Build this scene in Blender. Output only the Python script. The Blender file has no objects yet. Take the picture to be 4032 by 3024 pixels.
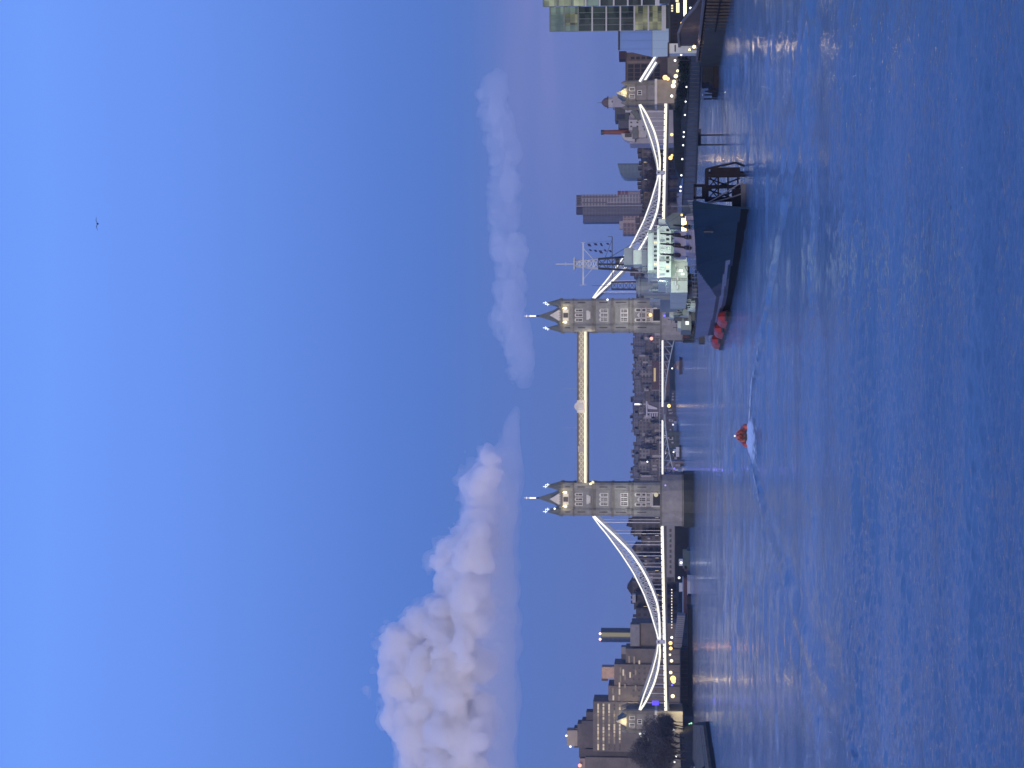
import bpy, bmesh, math, random
import numpy as np
from mathutils import Vector, Matrix, noise
R = math.radians
random.seed(7)
scene = bpy.context.scene
COL = scene.collection

# ---------------------------------------------------------------- camera (phone held sideways: the picture is rolled a quarter turn)
F = 7480.0            # focal length in pixels of the 4032 px wide photograph
CAMH = 15.0           # metres above the water, on the bridge upstream
HOR = 2595.0          # photo column of the horizon
TH = math.atan((HOR - 2016.0) / F)
CT, ST = math.cos(TH), math.sin(TH)
cam = bpy.data.cameras.new('camera')
camo = bpy.data.objects.new('camera', cam)
COL.objects.link(camo)
cam.sensor_fit = 'HORIZONTAL'
cam.sensor_width = 36.0
cam.lens = F / 4032.0 * 36.0
cam.clip_start = 0.5
cam.clip_end = 60000.0
fwd = Vector((0, CT, ST)); upv = Vector((0, -ST, CT)); rgt = Vector((1, 0, 0))
m3 = Matrix((-upv, rgt, -fwd)).transposed()
camo.matrix_world = Matrix.Translation((0, 0, CAMH)) @ m3.to_4x4()
scene.camera = camo

# ---------------------------------------------------------------- colour management and render settings
scene.view_settings.view_transform = 'Standard'
scene.view_settings.look = 'None'
scene.view_settings.exposure = 0.0
scene.view_settings.gamma = 1.0
scene.view_settings.use_curve_mapping = False
try:
    scene.cycles.use_denoising = True
    scene.cycles.denoiser = 'OPENIMAGEDENOISE'
    scene.cycles.max_bounces = 16
    scene.cycles.volume_bounces = 14
    scene.cycles.diffuse_bounces = 2
    scene.cycles.glossy_bounces = 3
    scene.cycles.transparent_max_bounces = 24
    scene.cycles.sample_clamp_indirect = 14.0
    scene.cycles.caustics_reflective = False
    scene.cycles.caustics_refractive = False
except Exception:
    pass


def lin(r, g, b):
    f = lambda c: (c / 255.0) / 12.92 if c <= 10.3 else (((c / 255.0) + 0.055) / 1.055) ** 2.4
    return (f(r), f(g), f(b), 1.0)


# ---------------------------------------------------------------- dusk sky: deep blue overhead, lavender low in the east, warm afterglow in the west
world = bpy.data.worlds.new('World')
scene.world = world
world.use_nodes = True
nt = world.node_tree
nt.nodes.clear()
N = lambda t: nt.nodes.new(t)
out = N('ShaderNodeOutputWorld'); bg = N('ShaderNodeBackground')
tc = N('ShaderNodeTexCoord'); sep = N('ShaderNodeSeparateXYZ')
nt.links.new(tc.outputs['Generated'], sep.inputs[0])
mr = N('ShaderNodeMapRange'); mr.inputs[1].default_value = 0.0; mr.inputs[2].default_value = 0.5
nt.links.new(sep.outputs['Z'], mr.inputs[0])
ramp = N('ShaderNodeValToRGB')
nt.links.new(mr.outputs[0], ramp.inputs[0])
SKY = [(0.0, (90, 114, 180)), (0.06, (92, 117, 184)), (0.13, (91, 119, 189)), (0.18, (88, 121, 195)), (0.24, (86, 124, 204)),
       (0.30, (90, 129, 213)), (0.40, (99, 140, 227)), (0.50, (106, 149, 241)), (0.62, (112, 158, 252)), (0.8, (104, 152, 248)), (1.0, (88, 134, 226))]
el = ramp.color_ramp.elements
el[0].position = 0.0; el[0].color = lin(*SKY[0][1])
el[1].position = 1.0; el[1].color = lin(*SKY[-1][1])
for p, c in SKY[1:-1]:
    e = el.new(p); e.color = lin(*c)


def wmath(op, a, b=None, clamp=False):
    n = N('ShaderNodeMath'); n.operation = op; n.use_clamp = clamp
    for i, v in enumerate((a, b)):
        if v is None: continue
        if isinstance(v, (int, float)): n.inputs[i].default_value = v
        else: nt.links.new(v, n.inputs[i])
    return n.outputs[0]


# warm western half of the sky (behind the camera)
west = wmath('MULTIPLY', sep.outputs['Y'], -1.0)
wm = N('ShaderNodeMapRange'); wm.interpolation_type = 'SMOOTHSTEP'
wm.inputs[1].default_value = -0.15; wm.inputs[2].default_value = 0.9
nt.links.new(west, wm.inputs[0])
zm = N('ShaderNodeMapRange'); zm.inputs[1].default_value = 0.0; zm.inputs[2].default_value = 0.75
zm.inputs[3].default_value = 1.0; zm.inputs[4].default_value = 0.0
nt.links.new(sep.outputs['Z'], zm.inputs[0])
wf = wmath('MULTIPLY', wm.outputs[0], zm.outputs[0])
mixw = N('ShaderNodeMixRGB')
nt.links.new(wf, mixw.inputs[0]); nt.links.new(ramp.outputs[0], mixw.inputs[1])
mixw.inputs[2].default_value = (0.64, 0.53, 0.50, 1)
# thin lavender stratus low in the south-east (right), streaked level
vm = N('ShaderNodeMapping'); vm.inputs['Scale'].default_value = (5.0, 5.0, 42.0)
nt.links.new(tc.outputs['Generated'], vm.inputs[0])
nz = N('ShaderNodeTexNoise'); nz.inputs['Scale'].default_value = 1.6; nz.inputs['Detail'].default_value = 4
nz.inputs['Roughness'].default_value = 0.45
nt.links.new(vm.outputs[0], nz.inputs[0])
band = N('ShaderNodeValToRGB')
be = band.color_ramp.elements
be[0].position = 0.0; be[0].color = (0.45, 0.45, 0.45, 1)
be[1].position = 1.0; be[1].color = (0, 0, 0, 1)
for p, v in ((0.25, 0.4), (0.5, 0.95), (0.66, 0.95), (0.78, 0.3), (0.9, 0.0)):
    e = be.new(p); e.color = (v, v, v, 1)
bm_ = N('ShaderNodeMapRange'); bm_.inputs[1].default_value = 0.0; bm_.inputs[2].default_value = 0.11
nt.links.new(sep.outputs['Z'], bm_.inputs[0]); nt.links.new(bm_.outputs[0], band.inputs[0])
ax = N('ShaderNodeMapRange'); ax.interpolation_type = 'SMOOTHSTEP'
ax.inputs[1].default_value = 0.0; ax.inputs[2].default_value = 0.16
nt.links.new(sep.outputs['X'], ax.inputs[0])
nzr = N('ShaderNodeMapRange'); nzr.inputs[1].default_value = 0.3; nzr.inputs[2].default_value = 0.62
nzr.inputs[3].default_value = 0.55
nt.links.new(nz.outputs[0], nzr.inputs[0])
bf = wmath('MULTIPLY', band.outputs[0], wmath('MULTIPLY', ax.outputs[0], nzr.outputs[0]))
bf = wmath('MULTIPLY', bf, 0.8, True)
mixb = N('ShaderNodeMixRGB')
nt.links.new(bf, mixb.inputs[0]); nt.links.new(mixw.outputs[0], mixb.inputs[1])
mixb.inputs[2].default_value = lin(119, 131, 194)
nt.links.new(mixb.outputs[0], bg.inputs[0])
bg.inputs[1].default_value = 1.0
nt.links.new(bg.outputs[0], out.inputs[0])

# last soft light from below the western horizon
sun = bpy.data.lights.new('sun', 'SUN')
sun.energy = 1.5; sun.angle = R(20); sun.color = (1.0, 0.87, 0.84)
suno = bpy.data.objects.new('sun', sun); COL.objects.link(suno)
suno.rotation_euler = Vector((0.28, 0.92, -0.22)).to_track_quat('-Z', 'Y').to_euler()


# ---------------------------------------------------------------- helpers
def ray(y, v):
    """world direction (per metre of world Y) through photo pixel column v, row y"""
    dx = ((3024.0 - y) - 1512.0) / F
    dy = (2016.0 - v) / F
    Y = CT - dy * ST; Z = ST + dy * CT
    return dx / Y, Z / Y


def P(y, v, D):
    a, b = ray(y, v)
    return Vector((a * D, D, CAMH + b * D))


def PX(y, D, v=2595): return ray(y, v)[0] * D
def PZ(v, D): return CAMH + ray(1512, v)[1] * D


MATS = {}


def nodes(name):
    m = bpy.data.materials.new(name); m.use_nodes = True
    t = m.node_tree
    b = t.nodes['Principled BSDF']
    return m, t, b


def mat(name, col, rough=0.7, var=0.25, scale=0.6, metal=0.0, stretch=(1, 1, 1), spec=0.4):
    if name in MATS: return MATS[name]
    m, t, b = nodes(name)
    b.inputs['Roughness'].default_value = rough
    b.inputs['Metallic'].default_value = metal
    b.inputs['Specular IOR Level'].default_value = min(spec, 0.1) if rough >= 0.7 else spec
    c = t.nodes.new('ShaderNodeTexCoord'); mp = t.nodes.new('ShaderNodeMapping')
    mp.inputs['Scale'].default_value = stretch
    t.links.new(c.outputs['Object'], mp.inputs[0])
    n1 = t.nodes.new('ShaderNodeTexNoise'); n1.inputs['Scale'].default_value = scale; n1.inputs['Detail'].default_value = 7
    n1.inputs['Roughness'].default_value = 0.65
    t.links.new(mp.outputs[0], n1.inputs[0])
    r = t.nodes.new('ShaderNodeMapRange')
    r.inputs[1].default_value = 0.25; r.inputs[2].default_value = 0.75
    r.inputs[3].default_value = 1 - var; r.inputs[4].default_value = 1 + var
    t.links.new(n1.outputs[0], r.inputs[0])
    h = t.nodes.new('ShaderNodeVectorMath'); h.operation = 'SCALE'
    h.inputs[0].default_value = col[:3]
    t.links.new(r.outputs[0], h.inputs['Scale'])
    t.links.new(h.outputs[0], b.inputs['Base Color'])
    MATS[name] = m
    return m


def emit(name, col, strength):
    if name in MATS: return MATS[name]
    m, t, b = nodes(name)
    b.inputs['Base Color'].default_value = (0.03, 0.03, 0.03, 1)
    b.inputs['Emission Color'].default_value = (*col[:3], 1)
    b.inputs['Emission Strength'].default_value = strength
    MATS[name] = m
    return m


def facade(name, wall, glass, cell=(3.2, 3.4), frac=0.55, lit=0.0, litcol=(1.0, 0.75, 0.4), strength=1.2, rough=0.6, var=0.25):
    """far facade: a grid of small window openings in the wall, some of them lit (object X+Y across, Z up)"""
    if name in MATS: return MATS[name]
    m, t, b = nodes(name)
    L = t.links.new
    c = t.nodes.new('ShaderNodeTexCoord'); s = t.nodes.new('ShaderNodeSeparateXYZ')
    L(c.outputs['Object'], s.inputs[0])

    def M(op, a, bb=None, clamp=False):
        n = t.nodes.new('ShaderNodeMath'); n.operation = op; n.use_clamp = clamp
        for i, v in enumerate((a, bb)):
            if v is None: continue
            if isinstance(v, (int, float)): n.inputs[i].default_value = v
            else: L(v, n.inputs[i])
        return n.outputs[0]
    across = M('ADD', s.outputs['X'], s.outputs['Y'])
    ux = M('DIVIDE', across, cell[0]); uz = M('DIVIDE', s.outputs['Z'], cell[1])
    fx = M('FRACT', M('ADD', ux, 500.25)); fz = M('FRACT', M('ADD', uz, 500.1))
    wx = M('LESS_THAN', M('ABSOLUTE', M('SUBTRACT', fx, 0.5)), frac / 2)
    wz = M('LESS_THAN', M('ABSOLUTE', M('SUBTRACT', fz, 0.5)), 0.27)
    win = M('MULTIPLY', wx, wz)
    cv = t.nodes.new('ShaderNodeCombineXYZ')
    L(M('FLOOR', M('ADD', ux, 500.25)), cv.inputs[0]); L(M('FLOOR', M('ADD', uz, 500.1)), cv.inputs[1])
    wn = t.nodes.new('ShaderNodeTexWhiteNoise'); wn.noise_dimensions = '2D'
    L(cv.outputs[0], wn.inputs['Vector'])
    n1 = t.nodes.new('ShaderNodeTexNoise'); n1.inputs['Scale'].default_value = 0.12; n1.inputs['Detail'].default_value = 6
    L(c.outputs['Object'], n1.inputs[0])
    r = t.nodes.new('ShaderNodeMapRange'); r.inputs[1].default_value = 0.25; r.inputs[2].default_value = 0.75
    r.inputs[3].default_value = 1 - var; r.inputs[4].default_value = 1 + var
    L(n1.outputs[0], r.inputs[0])
    h = t.nodes.new('ShaderNodeVectorMath'); h.operation = 'SCALE'; h.inputs[0].default_value = wall[:3]
    L(r.outputs[0], h.inputs['Scale'])
    mx = t.nodes.new('ShaderNodeMixRGB'); L(win, mx.inputs[0]); L(h.outputs[0], mx.inputs[1]); mx.inputs[2].default_value = (*glass[:3], 1)
    L(mx.outputs[0], b.inputs['Base Color'])
    b.inputs['Roughness'].default_value = rough
    if lit > 0:
        on = M('MULTIPLY', win, M('LESS_THAN', wn.outputs['Value'], lit))
        b.inputs['Emission Color'].default_value = (*litcol, 1)
        L(M('MULTIPLY', on, strength), b.inputs['Emission Strength'])
    MATS[name] = m
    return m


class MB:
    """collects shapes in world coordinates; build() links them as ONE mesh object"""

    def __init__(s): s.v = []; s.f = []; s.m = []

    def add(s, vs, fs, m=0):
        k = len(s.v); s.v += [tuple(p) for p in vs]
        s.f += [tuple(i + k for i in f) for f in fs]; s.m += [m] * len(fs)

    def box(s, x0, x1, y0, y1, z0, z1, m=0):
        vs = [(x, y, z) for z in (z0, z1) for x, y in ((x0, y0), (x1, y0), (x1, y1), (x0, y1))]
        s.add(vs, [(3, 2, 1, 0), (4, 5, 6, 7), (0, 1, 5, 4), (1, 2, 6, 5), (2, 3, 7, 6), (3, 0, 4, 7)], m)

    def prism(s, poly, z0, z1, m=0, top=None):
        top = top or poly; n = len(poly)
        vs = [(x, y, z0) for x, y in poly] + [(x, y, z1) for x, y in top]
        s.add(vs, [tuple(range(n))[::-1], tuple(range(n, 2 * n))] + [(i, (i + 1) % n, n + (i + 1) % n, n + i) for i in range(n)], m)

    def xz(s, prof, y0, y1, m=0):
        n = len(prof)
        vs = [(x, y0, z) for x, z in prof] + [(x, y1, z) for x, z in prof]
        s.add(vs, [tuple(range(n)), tuple(range(n, 2 * n))[::-1]] + [((i + 1) % n, i, n + i, n + (i + 1) % n) for i in range(n)], m)

    def cone(s, cx, cy, z0, z1, r0, r1, n=8, m=0, rot=None):
        rot = math.pi / n if rot is None else rot
        a = [rot + 2 * math.pi * i / n for i in range(n)]
        vs = [(cx + r0 * math.cos(t), cy + r0 * math.sin(t), z0) for t in a] + [(cx + r1 * math.cos(t), cy + r1 * math.sin(t), z1) for t in a]
        s.add(vs, [tuple(range(n))[::-1], tuple(range(n, 2 * n))] + [(i, (i + 1) % n, n + (i + 1) % n, n + i) for i in range(n)], m)

    def bar(s, a, b, w, h=None, m=0):
        h = h or w; a = Vector(a); b = Vector(b); d = (b - a)
        if d.length < 1e-6: return
        d.normalize(); r = d.cross(Vector((0, 0, 1)))
        if r.length < 1e-3: r = Vector((1, 0, 0))
        r.normalize(); u = r.cross(d)
        vs = [p + r * (sx * w / 2) + u * (sz * h / 2) for p in (a, b) for sx, sz in ((-1, -1), (1, -1), (1, 1), (-1, 1))]
        s.add(vs, [(3, 2, 1, 0), (4, 5, 6, 7), (0, 1, 5, 4), (1, 2, 6, 5), (2, 3, 7, 6), (3, 0, 4, 7)], m)

    def path(s, pts, w, h=None, m=0):
        for a, b in zip(pts, pts[1:]): s.bar(a, b, w, h, m)

    def tube(s, pts, radii, n=6, m=0):
        rings = []
        for i, p in enumerate(pts):
            p = Vector(p); q = Vector(pts[min(i + 1, len(pts) - 1)]) - Vector(pts[max(i - 1, 0)])
            q.normalize(); r = q.cross(Vector((0.13, 0.2, 1)) if abs(q.z) < 0.95 else Vector((1, 0.1, 0))); r.normalize(); u = r.cross(q)
            rr = radii[i] if isinstance(radii, (list, tuple)) else radii
            rings.append([p + (r * math.cos(t) + u * math.sin(t)) * rr for t in [2 * math.pi * k / n for k in range(n)]])
        vs = [p for g in rings for p in g]; fs = []
        for i in range(len(rings) - 1):
            for k in range(n):
                fs.append((i * n + k, i * n + (k + 1) % n, (i + 1) * n + (k + 1) % n, (i + 1) * n + k))
        fs.append(tuple(range(n))[::-1]); fs.append(tuple(range(len(vs) - n, len(vs))))
        s.add(vs, fs, m)

    def ball(s, c, r, m=0, n=8, sz=1.0):
        vs = []; fs = []; k = n // 2 + 1
        for i in range(k + 1):
            a = math.pi * i / k
            for j in range(n):
                b = 2 * math.pi * j / n
                vs.append((c[0] + r * math.sin(a) * math.cos(b), c[1] + r * math.sin(a) * math.sin(b), c[2] + sz * r * math.cos(a)))
        for i in range(k):
            for j in range(n):
                fs.append((i * n + j, (i + 1) * n + j, (i + 1) * n + (j + 1) % n, i * n + (j + 1) % n))
        s.add(vs, fs, m)

    def build(s, name, mats, parent=None, smooth=False, loc=None, bev=0):
        o0 = Vector(ROOTLOC.get(parent.name, (0, 0, 0))) if parent is not None else Vector(loc or (0, 0, 0))
        me = bpy.data.meshes.new(name)
        me.from_pydata([tuple(Vector(p) - o0) for p in s.v], [], s.f)
        if not isinstance(mats, (list, tuple)): mats = [mats]
        for q in mats: me.materials.append(q)
        me.polygons.foreach_set('material_index', s.m)
        if smooth: me.polygons.foreach_set('use_smooth', [True] * len(me.polygons))
        bm = bmesh.new(); bm.from_mesh(me); bmesh.ops.recalc_face_normals(bm, faces=bm.faces); bm.to_mesh(me); bm.free()
        me.update()
        o = bpy.data.objects.new(name, me); COL.objects.link(o)
        if parent is not None:
            o.parent = parent; ROOTLOC[o.name] = tuple(o0)
        else:
            o.location = o0; ROOTLOC[o.name] = tuple(o0)
        return o


ROOTLOC = {}


def tag(o, label=None, cat=None, group=None, kind=None):
    if label: o['label'] = label
    if cat: o['category'] = cat
    if group: o['group'] = group
    if kind: o['kind'] = kind
    return o


def thing(name, label, cat, loc, group=None):
    o = bpy.data.objects.new(name, None); o.empty_display_size = 1.0
    o.location = loc; COL.objects.link(o); ROOTLOC[o.name] = tuple(loc)
    return tag(o, label, cat, group)


def copy_tree(o, parent=None):
    c = o.copy(); COL.objects.link(c)
    if parent is not None: c.parent = parent
    for ch in list(o.children): copy_tree(ch, c)
    return c


def lamp_light(name, kind, loc, energy, col, size=0.3, target=None, spot=60, parent=None, sy=None):
    l = bpy.data.lights.new(name, kind); l.energy = energy; l.color = col
    if kind == 'AREA':
        l.size = size
        if sy: l.shape = 'RECTANGLE'; l.size_y = sy
    else: l.shadow_soft_size = size
    if kind == 'SPOT': l.spot_size = R(spot); l.spot_blend = 0.6
    o = bpy.data.objects.new(name, l); COL.objects.link(o); o.location = loc
    if target is not None:
        o.rotation_euler = (Vector(target) - Vector(loc)).to_track_quat('-Z', 'Y').to_euler()
    if parent is not None:
        o.parent = parent; o.location = Vector(loc) - Vector(ROOTLOC[parent.name])
    return o


ORD = 'first second third fourth fifth sixth seventh eighth ninth tenth eleventh twelfth thirteenth fourteenth fifteenth sixteenth seventeenth eighteenth nineteenth twentieth'.split()

# ---------------------------------------------------------------- materials
STONE = mat('granite', (0.255, 0.255, 0.232), 0.85, 0.22, 0.5)
STONE_D = mat('granite_weathered', (0.19, 0.18, 0.155), 0.9, 0.3, 0.35)
PALE = mat('portland_stone', (0.60, 0.58, 0.52), 0.8, 0.15, 0.8)
WETSTONE = mat('tidal_stone', (0.035, 0.04, 0.032), 0.6, 0.5, 0.25)
SLATE = mat('slate', (0.135, 0.15, 0.135), 0.7, 0.3, 1.0)
DARKGLASS = mat('dark_window_glass', (0.018, 0.02, 0.026), 0.15, 0.3, 0.5)
GREYGLASS = mat('grey_window_glass', (0.07, 0.065, 0.06), 0.25, 0.3, 0.5)
STEELBLUE = mat('blue_white_paint', (0.34, 0.38, 0.42), 0.5, 0.15, 0.5)
CREAMSTEEL = mat('cream_steel', (0.62, 0.58, 0.47), 0.5, 0.15, 0.6)
DARKSTEEL = mat('dark_steel', (0.03, 0.033, 0.04), 0.6, 0.3, 0.8)
CHAINGLOW = emit('lit_chain_white', (1.0, 0.98, 0.94), 1.25)
LEDW = emit('led_warm', (1.0, 0.93, 0.72), 1.15)
LEDY = emit('lamp_yellow', (1.0, 0.82, 0.42), 2.4)
LAMPW = emit('lamp_white', (0.95, 0.97, 1.0), 2.6)
LAMPO = emit('lamp_orange', (1.0, 0.62, 0.2), 2.4)
LAMPG = emit('lamp_gold', (1.0, 0.66, 0.22), 7.0)
LAMPR = emit('lamp_red', (1.0, 0.25, 0.18), 3.0)
LAMPB = emit('lamp_blue', (0.12, 0.1, 1.0), 3.0)
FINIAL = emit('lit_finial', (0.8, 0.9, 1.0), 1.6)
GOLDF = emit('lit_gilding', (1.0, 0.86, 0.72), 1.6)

# ---------------------------------------------------------------- river: one sheet, finer where the camera sees it, with waves and the launch's wake
def build_water():
    vs_ = list(np.arange(2652.0, 4330.0, 1.8))
    Dl = [3400.0, 2900.0, 2500.0, 2200.0, 2050.0] + [F * CAMH / (v - HOR) for v in vs_] + [60.0, 50.0, 38.0, 24.0, 8.0, -30.0, -150.0, -500.0]
    D = np.array(Dl)
    dD = np.abs(np.gradient(D))
    nc = 680
    s = np.linspace(-0.36, 0.36, nc)
    W = np.maximum(D, 65.0)
    X = s[None, :] * W[:, None]
    Y = np.repeat(D[:, None], nc, 1)
    Z = np.zeros_like(X)
    rng = np.random.RandomState(3)
    K = 64
    lam = np.exp(rng.uniform(np.log(0.5), np.log(2.6), K))
    th = rng.normal(math.pi / 2 + 0.12, 0.85, K)
    ph = rng.uniform(0, 2 * math.pi, K)
    # gusts: slow patches in the strength of the ripples
    gust = np.zeros_like(X)
    for _ in range(9):
        l = np.exp(rng.uniform(np.log(25), np.log(140))); t = rng.normal(math.pi / 2, 0.5)
        gust += np.sin(2 * math.pi / l * (X * np.cos(t) * 0.5 + Y * np.sin(t)) + rng.uniform(0, 6.28))
    gust = np.clip(1.0 + 0.16 * gust, 0.4, 1.7)
    for k in range(K):
        q = 2 * math.pi / lam[k]
        keep = np.clip(lam[k] / (3.0 * dD) - 0.5, 0, 1)[:, None]
        h = np.sin(q * (X * math.cos(th[k]) + Y * math.sin(th[k])) + ph[k])
        h = h + 0.25 * np.cos(2 * (q * (X * math.cos(th[k]) + Y * math.sin(th[k])) + ph[k]))
        Z += keep * 0.0025 * lam[k] * h
    K2 = 34
    lam2 = np.exp(rng.uniform(np.log(4.0), np.log(17.0), K2)); th2 = rng.normal(math.pi / 2 - 0.05, 0.95, K2); ph2 = rng.uniform(0, 6.28, K2)
    for k in range(K2):
        q = 2 * math.pi / lam2[k]; keep = np.clip(lam2[k] / (2.5 * dD) - 0.4, 0, 1)[:, None]
        Z += keep * 0.0013 * lam2[k] * np.sin(q * (X * math.cos(th2[k]) + Y * math.sin(th2[k])) + ph2[k])
    Z *= gust
    # wake arms of the launch (polylines on the water), a few crests either side of each
    arms = [([(-11.3, 315), (-14.3, 302), (-17.2, 287), (-21, 257), (-23.4, 228), (-25.7, 202), (-27.3, 173), (-28.5, 150)], 1),
            ([(0.3, 312), (1.2, 306), (5.9, 285), (10.6, 272), (15.2, 256), (18.5, 245), (23, 232), (26, 219.6), (29.6, 208.6), (32.8, 205), (38.4, 192), (46, 176)], -1)]
    for pl, side in arms:
        best = np.full(X.shape, 1e9); sgn = np.zeros_like(X); along = np.zeros_like(X); acc = 0.0
        for (x0, y0), (x1, y1) in zip(pl, pl[1:]):
            L2 = (x1 - x0) ** 2 + (y1 - y0) ** 2; L = math.sqrt(L2)
            t = np.clip(((X - x0) * (x1 - x0) + (Y - y0) * (y1 - y0)) / L2, 0, 1)
            d = np.hypot(X - x0 - t * (x1 - x0), Y - y0 - t * (y1 - y0))
            c = ((x1 - x0) * (Y - y0) - (y1 - y0) * (X - x0)) / L
            u = d < best
            best = np.where(u, d, best); sgn = np.where(u, np.sign(c) * d, sgn); along = np.where(u, acc + t * L, along)
            acc += L
        w = 2.6 + along * 0.035
        lamw = 4.2 + along * 0.02
        Z += 0.30 * np.exp(-along / 210.0) * np.exp(-(best / w) ** 2) * np.cos(2 * math.pi * (sgn * side) / lamw + 0.6) * np.clip((3000.0 - Y), 0, 1)
    nr = len(D)
    co = np.stack([X, Y, Z], -1).reshape(-1, 3).astype(np.float32)
    i = np.arange((nr - 1) * nc).reshape(nr - 1, nc)[:, :-1]
    quads = np.stack([i, i + nc, i + nc + 1, i + 1], -1).reshape(-1, 4)
    me = bpy.data.meshes.new('river_water')
    me.vertices.add(len(co)); me.vertices.foreach_set('co', co.ravel())
    me.loops.add(quads.size); me.loops.foreach_set('vertex_index', quads.ravel().astype(np.int32))
    me.polygons.add(len(quads)); me.polygons.foreach_set('loop_start', np.arange(0, quads.size, 4, dtype=np.int32))
    me.polygons.foreach_set('use_smooth', np.ones(len(quads), bool))
    me.update(calc_edges=True); me.validate()
    o = bpy.data.objects.new('river_water', me); COL.objects.link(o)
    m, t, b = nodes('river_water')
    b.inputs['Base Color'].default_value = (0.068, 0.145, 0.255, 1)
    b.inputs['Roughness'].default_value = 0.07
    b.inputs['IOR'].default_value = 1.333
    L = t.links.new
    tcn = t.nodes.new('ShaderNodeTexCoord')

    def nz(scale, st, det, dist=0.0):
        mp = t.nodes.new('ShaderNodeMapping'); mp.inputs['Scale'].default_value = st
        L(tcn.outputs['Object'], mp.inputs[0])
        n = t.nodes.new('ShaderNodeTexNoise'); n.inputs['Scale'].default_value = scale; n.inputs['Detail'].default_value = det
        n.inputs['Roughness'].default_value = 0.62; n.inputs['Distortion'].default_value = dist
        L(mp.outputs[0], n.inputs[0]); return n.outputs[0]
    fine = nz(3.2, (0.75, 1.0, 1.0), 5, 0.2)
    mid = nz(1.0, (0.7, 1.0, 1.0), 6, 0.2)
    coarse = nz(0.045, (0.35, 1.0, 1.0), 3)
    mr_ = t.nodes.new('ShaderNodeMapRange'); mr_.inputs[1].default_value = 0.32; mr_.inputs[2].default_value = 0.7
    mr_.inputs[3].default_value = 0.3; mr_.inputs[4].default_value = 1.35
    L(coarse, mr_.inputs[0])
    b1 = t.nodes.new('ShaderNodeBump'); b1.inputs['Distance'].default_value = 0.27
    L(mid, b1.inputs['Height']); L(mr_.outputs[0], b1.inputs['Strength'])
    b2 = t.nodes.new('ShaderNodeBump'); b2.inputs['Distance'].default_value = 0.06
    L(fine, b2.inputs['Height']); L(mr_.outputs[0], b2.inputs['Strength'])
    L(b1.outputs[0], b2.inputs['Normal'])
    L(b2.outputs[0], b.inputs['Normal'])
    me.materials.append(m)
    tag(o, kind='structure')
    return o


water = build_water()

# ---------------------------------------------------------------- land: one sheet cut round the river, with a step down to the water
EARTH = mat('bank_earth', (0.05, 0.048, 0.045), 0.95, 0.3, 0.05)
PAVE = mat('promenade_paving', (0.10, 0.095, 0.09), 0.85, 0.25, 0.3)
south = [(81.5, -400), (81.5, 400), (79.5, 478), (86, 500), (96, 590), (112, 720), (121, 838), (114, 900), (112, 960), (123, 1000), (150, 1500), (260, 2010), (120, 1950), (43, 1885), (-20, 1790), (-67, 1735),
         (-88, 1190), (-122, 935), (-152, 866), (-158, 800), (-163, 700), (-166, 560), (-170, 300), (-170, -400)]
land = MB()
ring = south
outer = [(6000, -400), (6000, 400), (6000, 478), (6000, 500), (6000, 590), (6000, 720), (6000, 838), (6000, 900), (6000, 960), (6000, 1000), (6000, 1500), (6000, 9000), (2000, 9000), (500, 9000), (-500, 9000), (-2000, 9000),
         (-6000, 9000), (-6000, 935), (-6000, 866), (-6000, 800), (-6000, 700), (-6000, 560), (-6000, 300), (-6000, -400)]
GZ = 4.6
vs = [(x, y, GZ) for x, y in ring] + [(x, y, GZ) for x, y in outer] + [(x, y, -1.0) for x, y in ring]
n = len(ring)
fs = [(i, n + i, n + i + 1, i + 1) for i in range(n - 1)] + [(2 * n + i, i, i + 1, 2 * n + i + 1) for i in range(n - 1)]
land.add(vs, fs, 0)
for k in range(n - 1, 2 * (n - 1)): land.m[k] = 1
ground = land.build('ground', [EARTH, WETSTONE])
tag(ground, kind='structure')


# ---------------------------------------------------------------- clouds: heaps of puffs far downstream, merged and roughened, lit by the afterglow
def cloud_mat(name, density, col, aniso=0.35):
    m = bpy.data.materials.new(name); m.use_nodes = True; t = m.node_tree; t.nodes.clear()
    o_ = t.nodes.new('ShaderNodeOutputMaterial'); v = t.nodes.new('ShaderNodeVolumePrincipled')
    v.inputs['Density'].default_value = density; v.inputs['Color'].default_value = col; v.inputs['Anisotropy'].default_value = aniso
    t.links.new(v.outputs[0], o_.inputs['Volume'])
    return m


def lattice_noise(shape, step, seed):
    """smooth value noise on a grid, one random value every step cells"""
    r_ = np.random.RandomState(seed); g = r_.uniform(-1, 1, [int(n / step) + 3 for n in shape]); idx = []
    for n in shape:
        t = np.arange(n) / step; i = t.astype(int); f = t - i; idx.append((i, f * f * (3 - 2 * f)))
    (i, u), (j, v), (k, w) = idx
    g = g[i] * (1 - u)[:, None, None] + g[i + 1] * u[:, None, None]
    g = g[:, j] * (1 - v)[None, :, None] + g[:, j + 1] * v[None, :, None]
    return g[:, :, k] * (1 - w) + g[:, :, k + 1] * w


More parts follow.
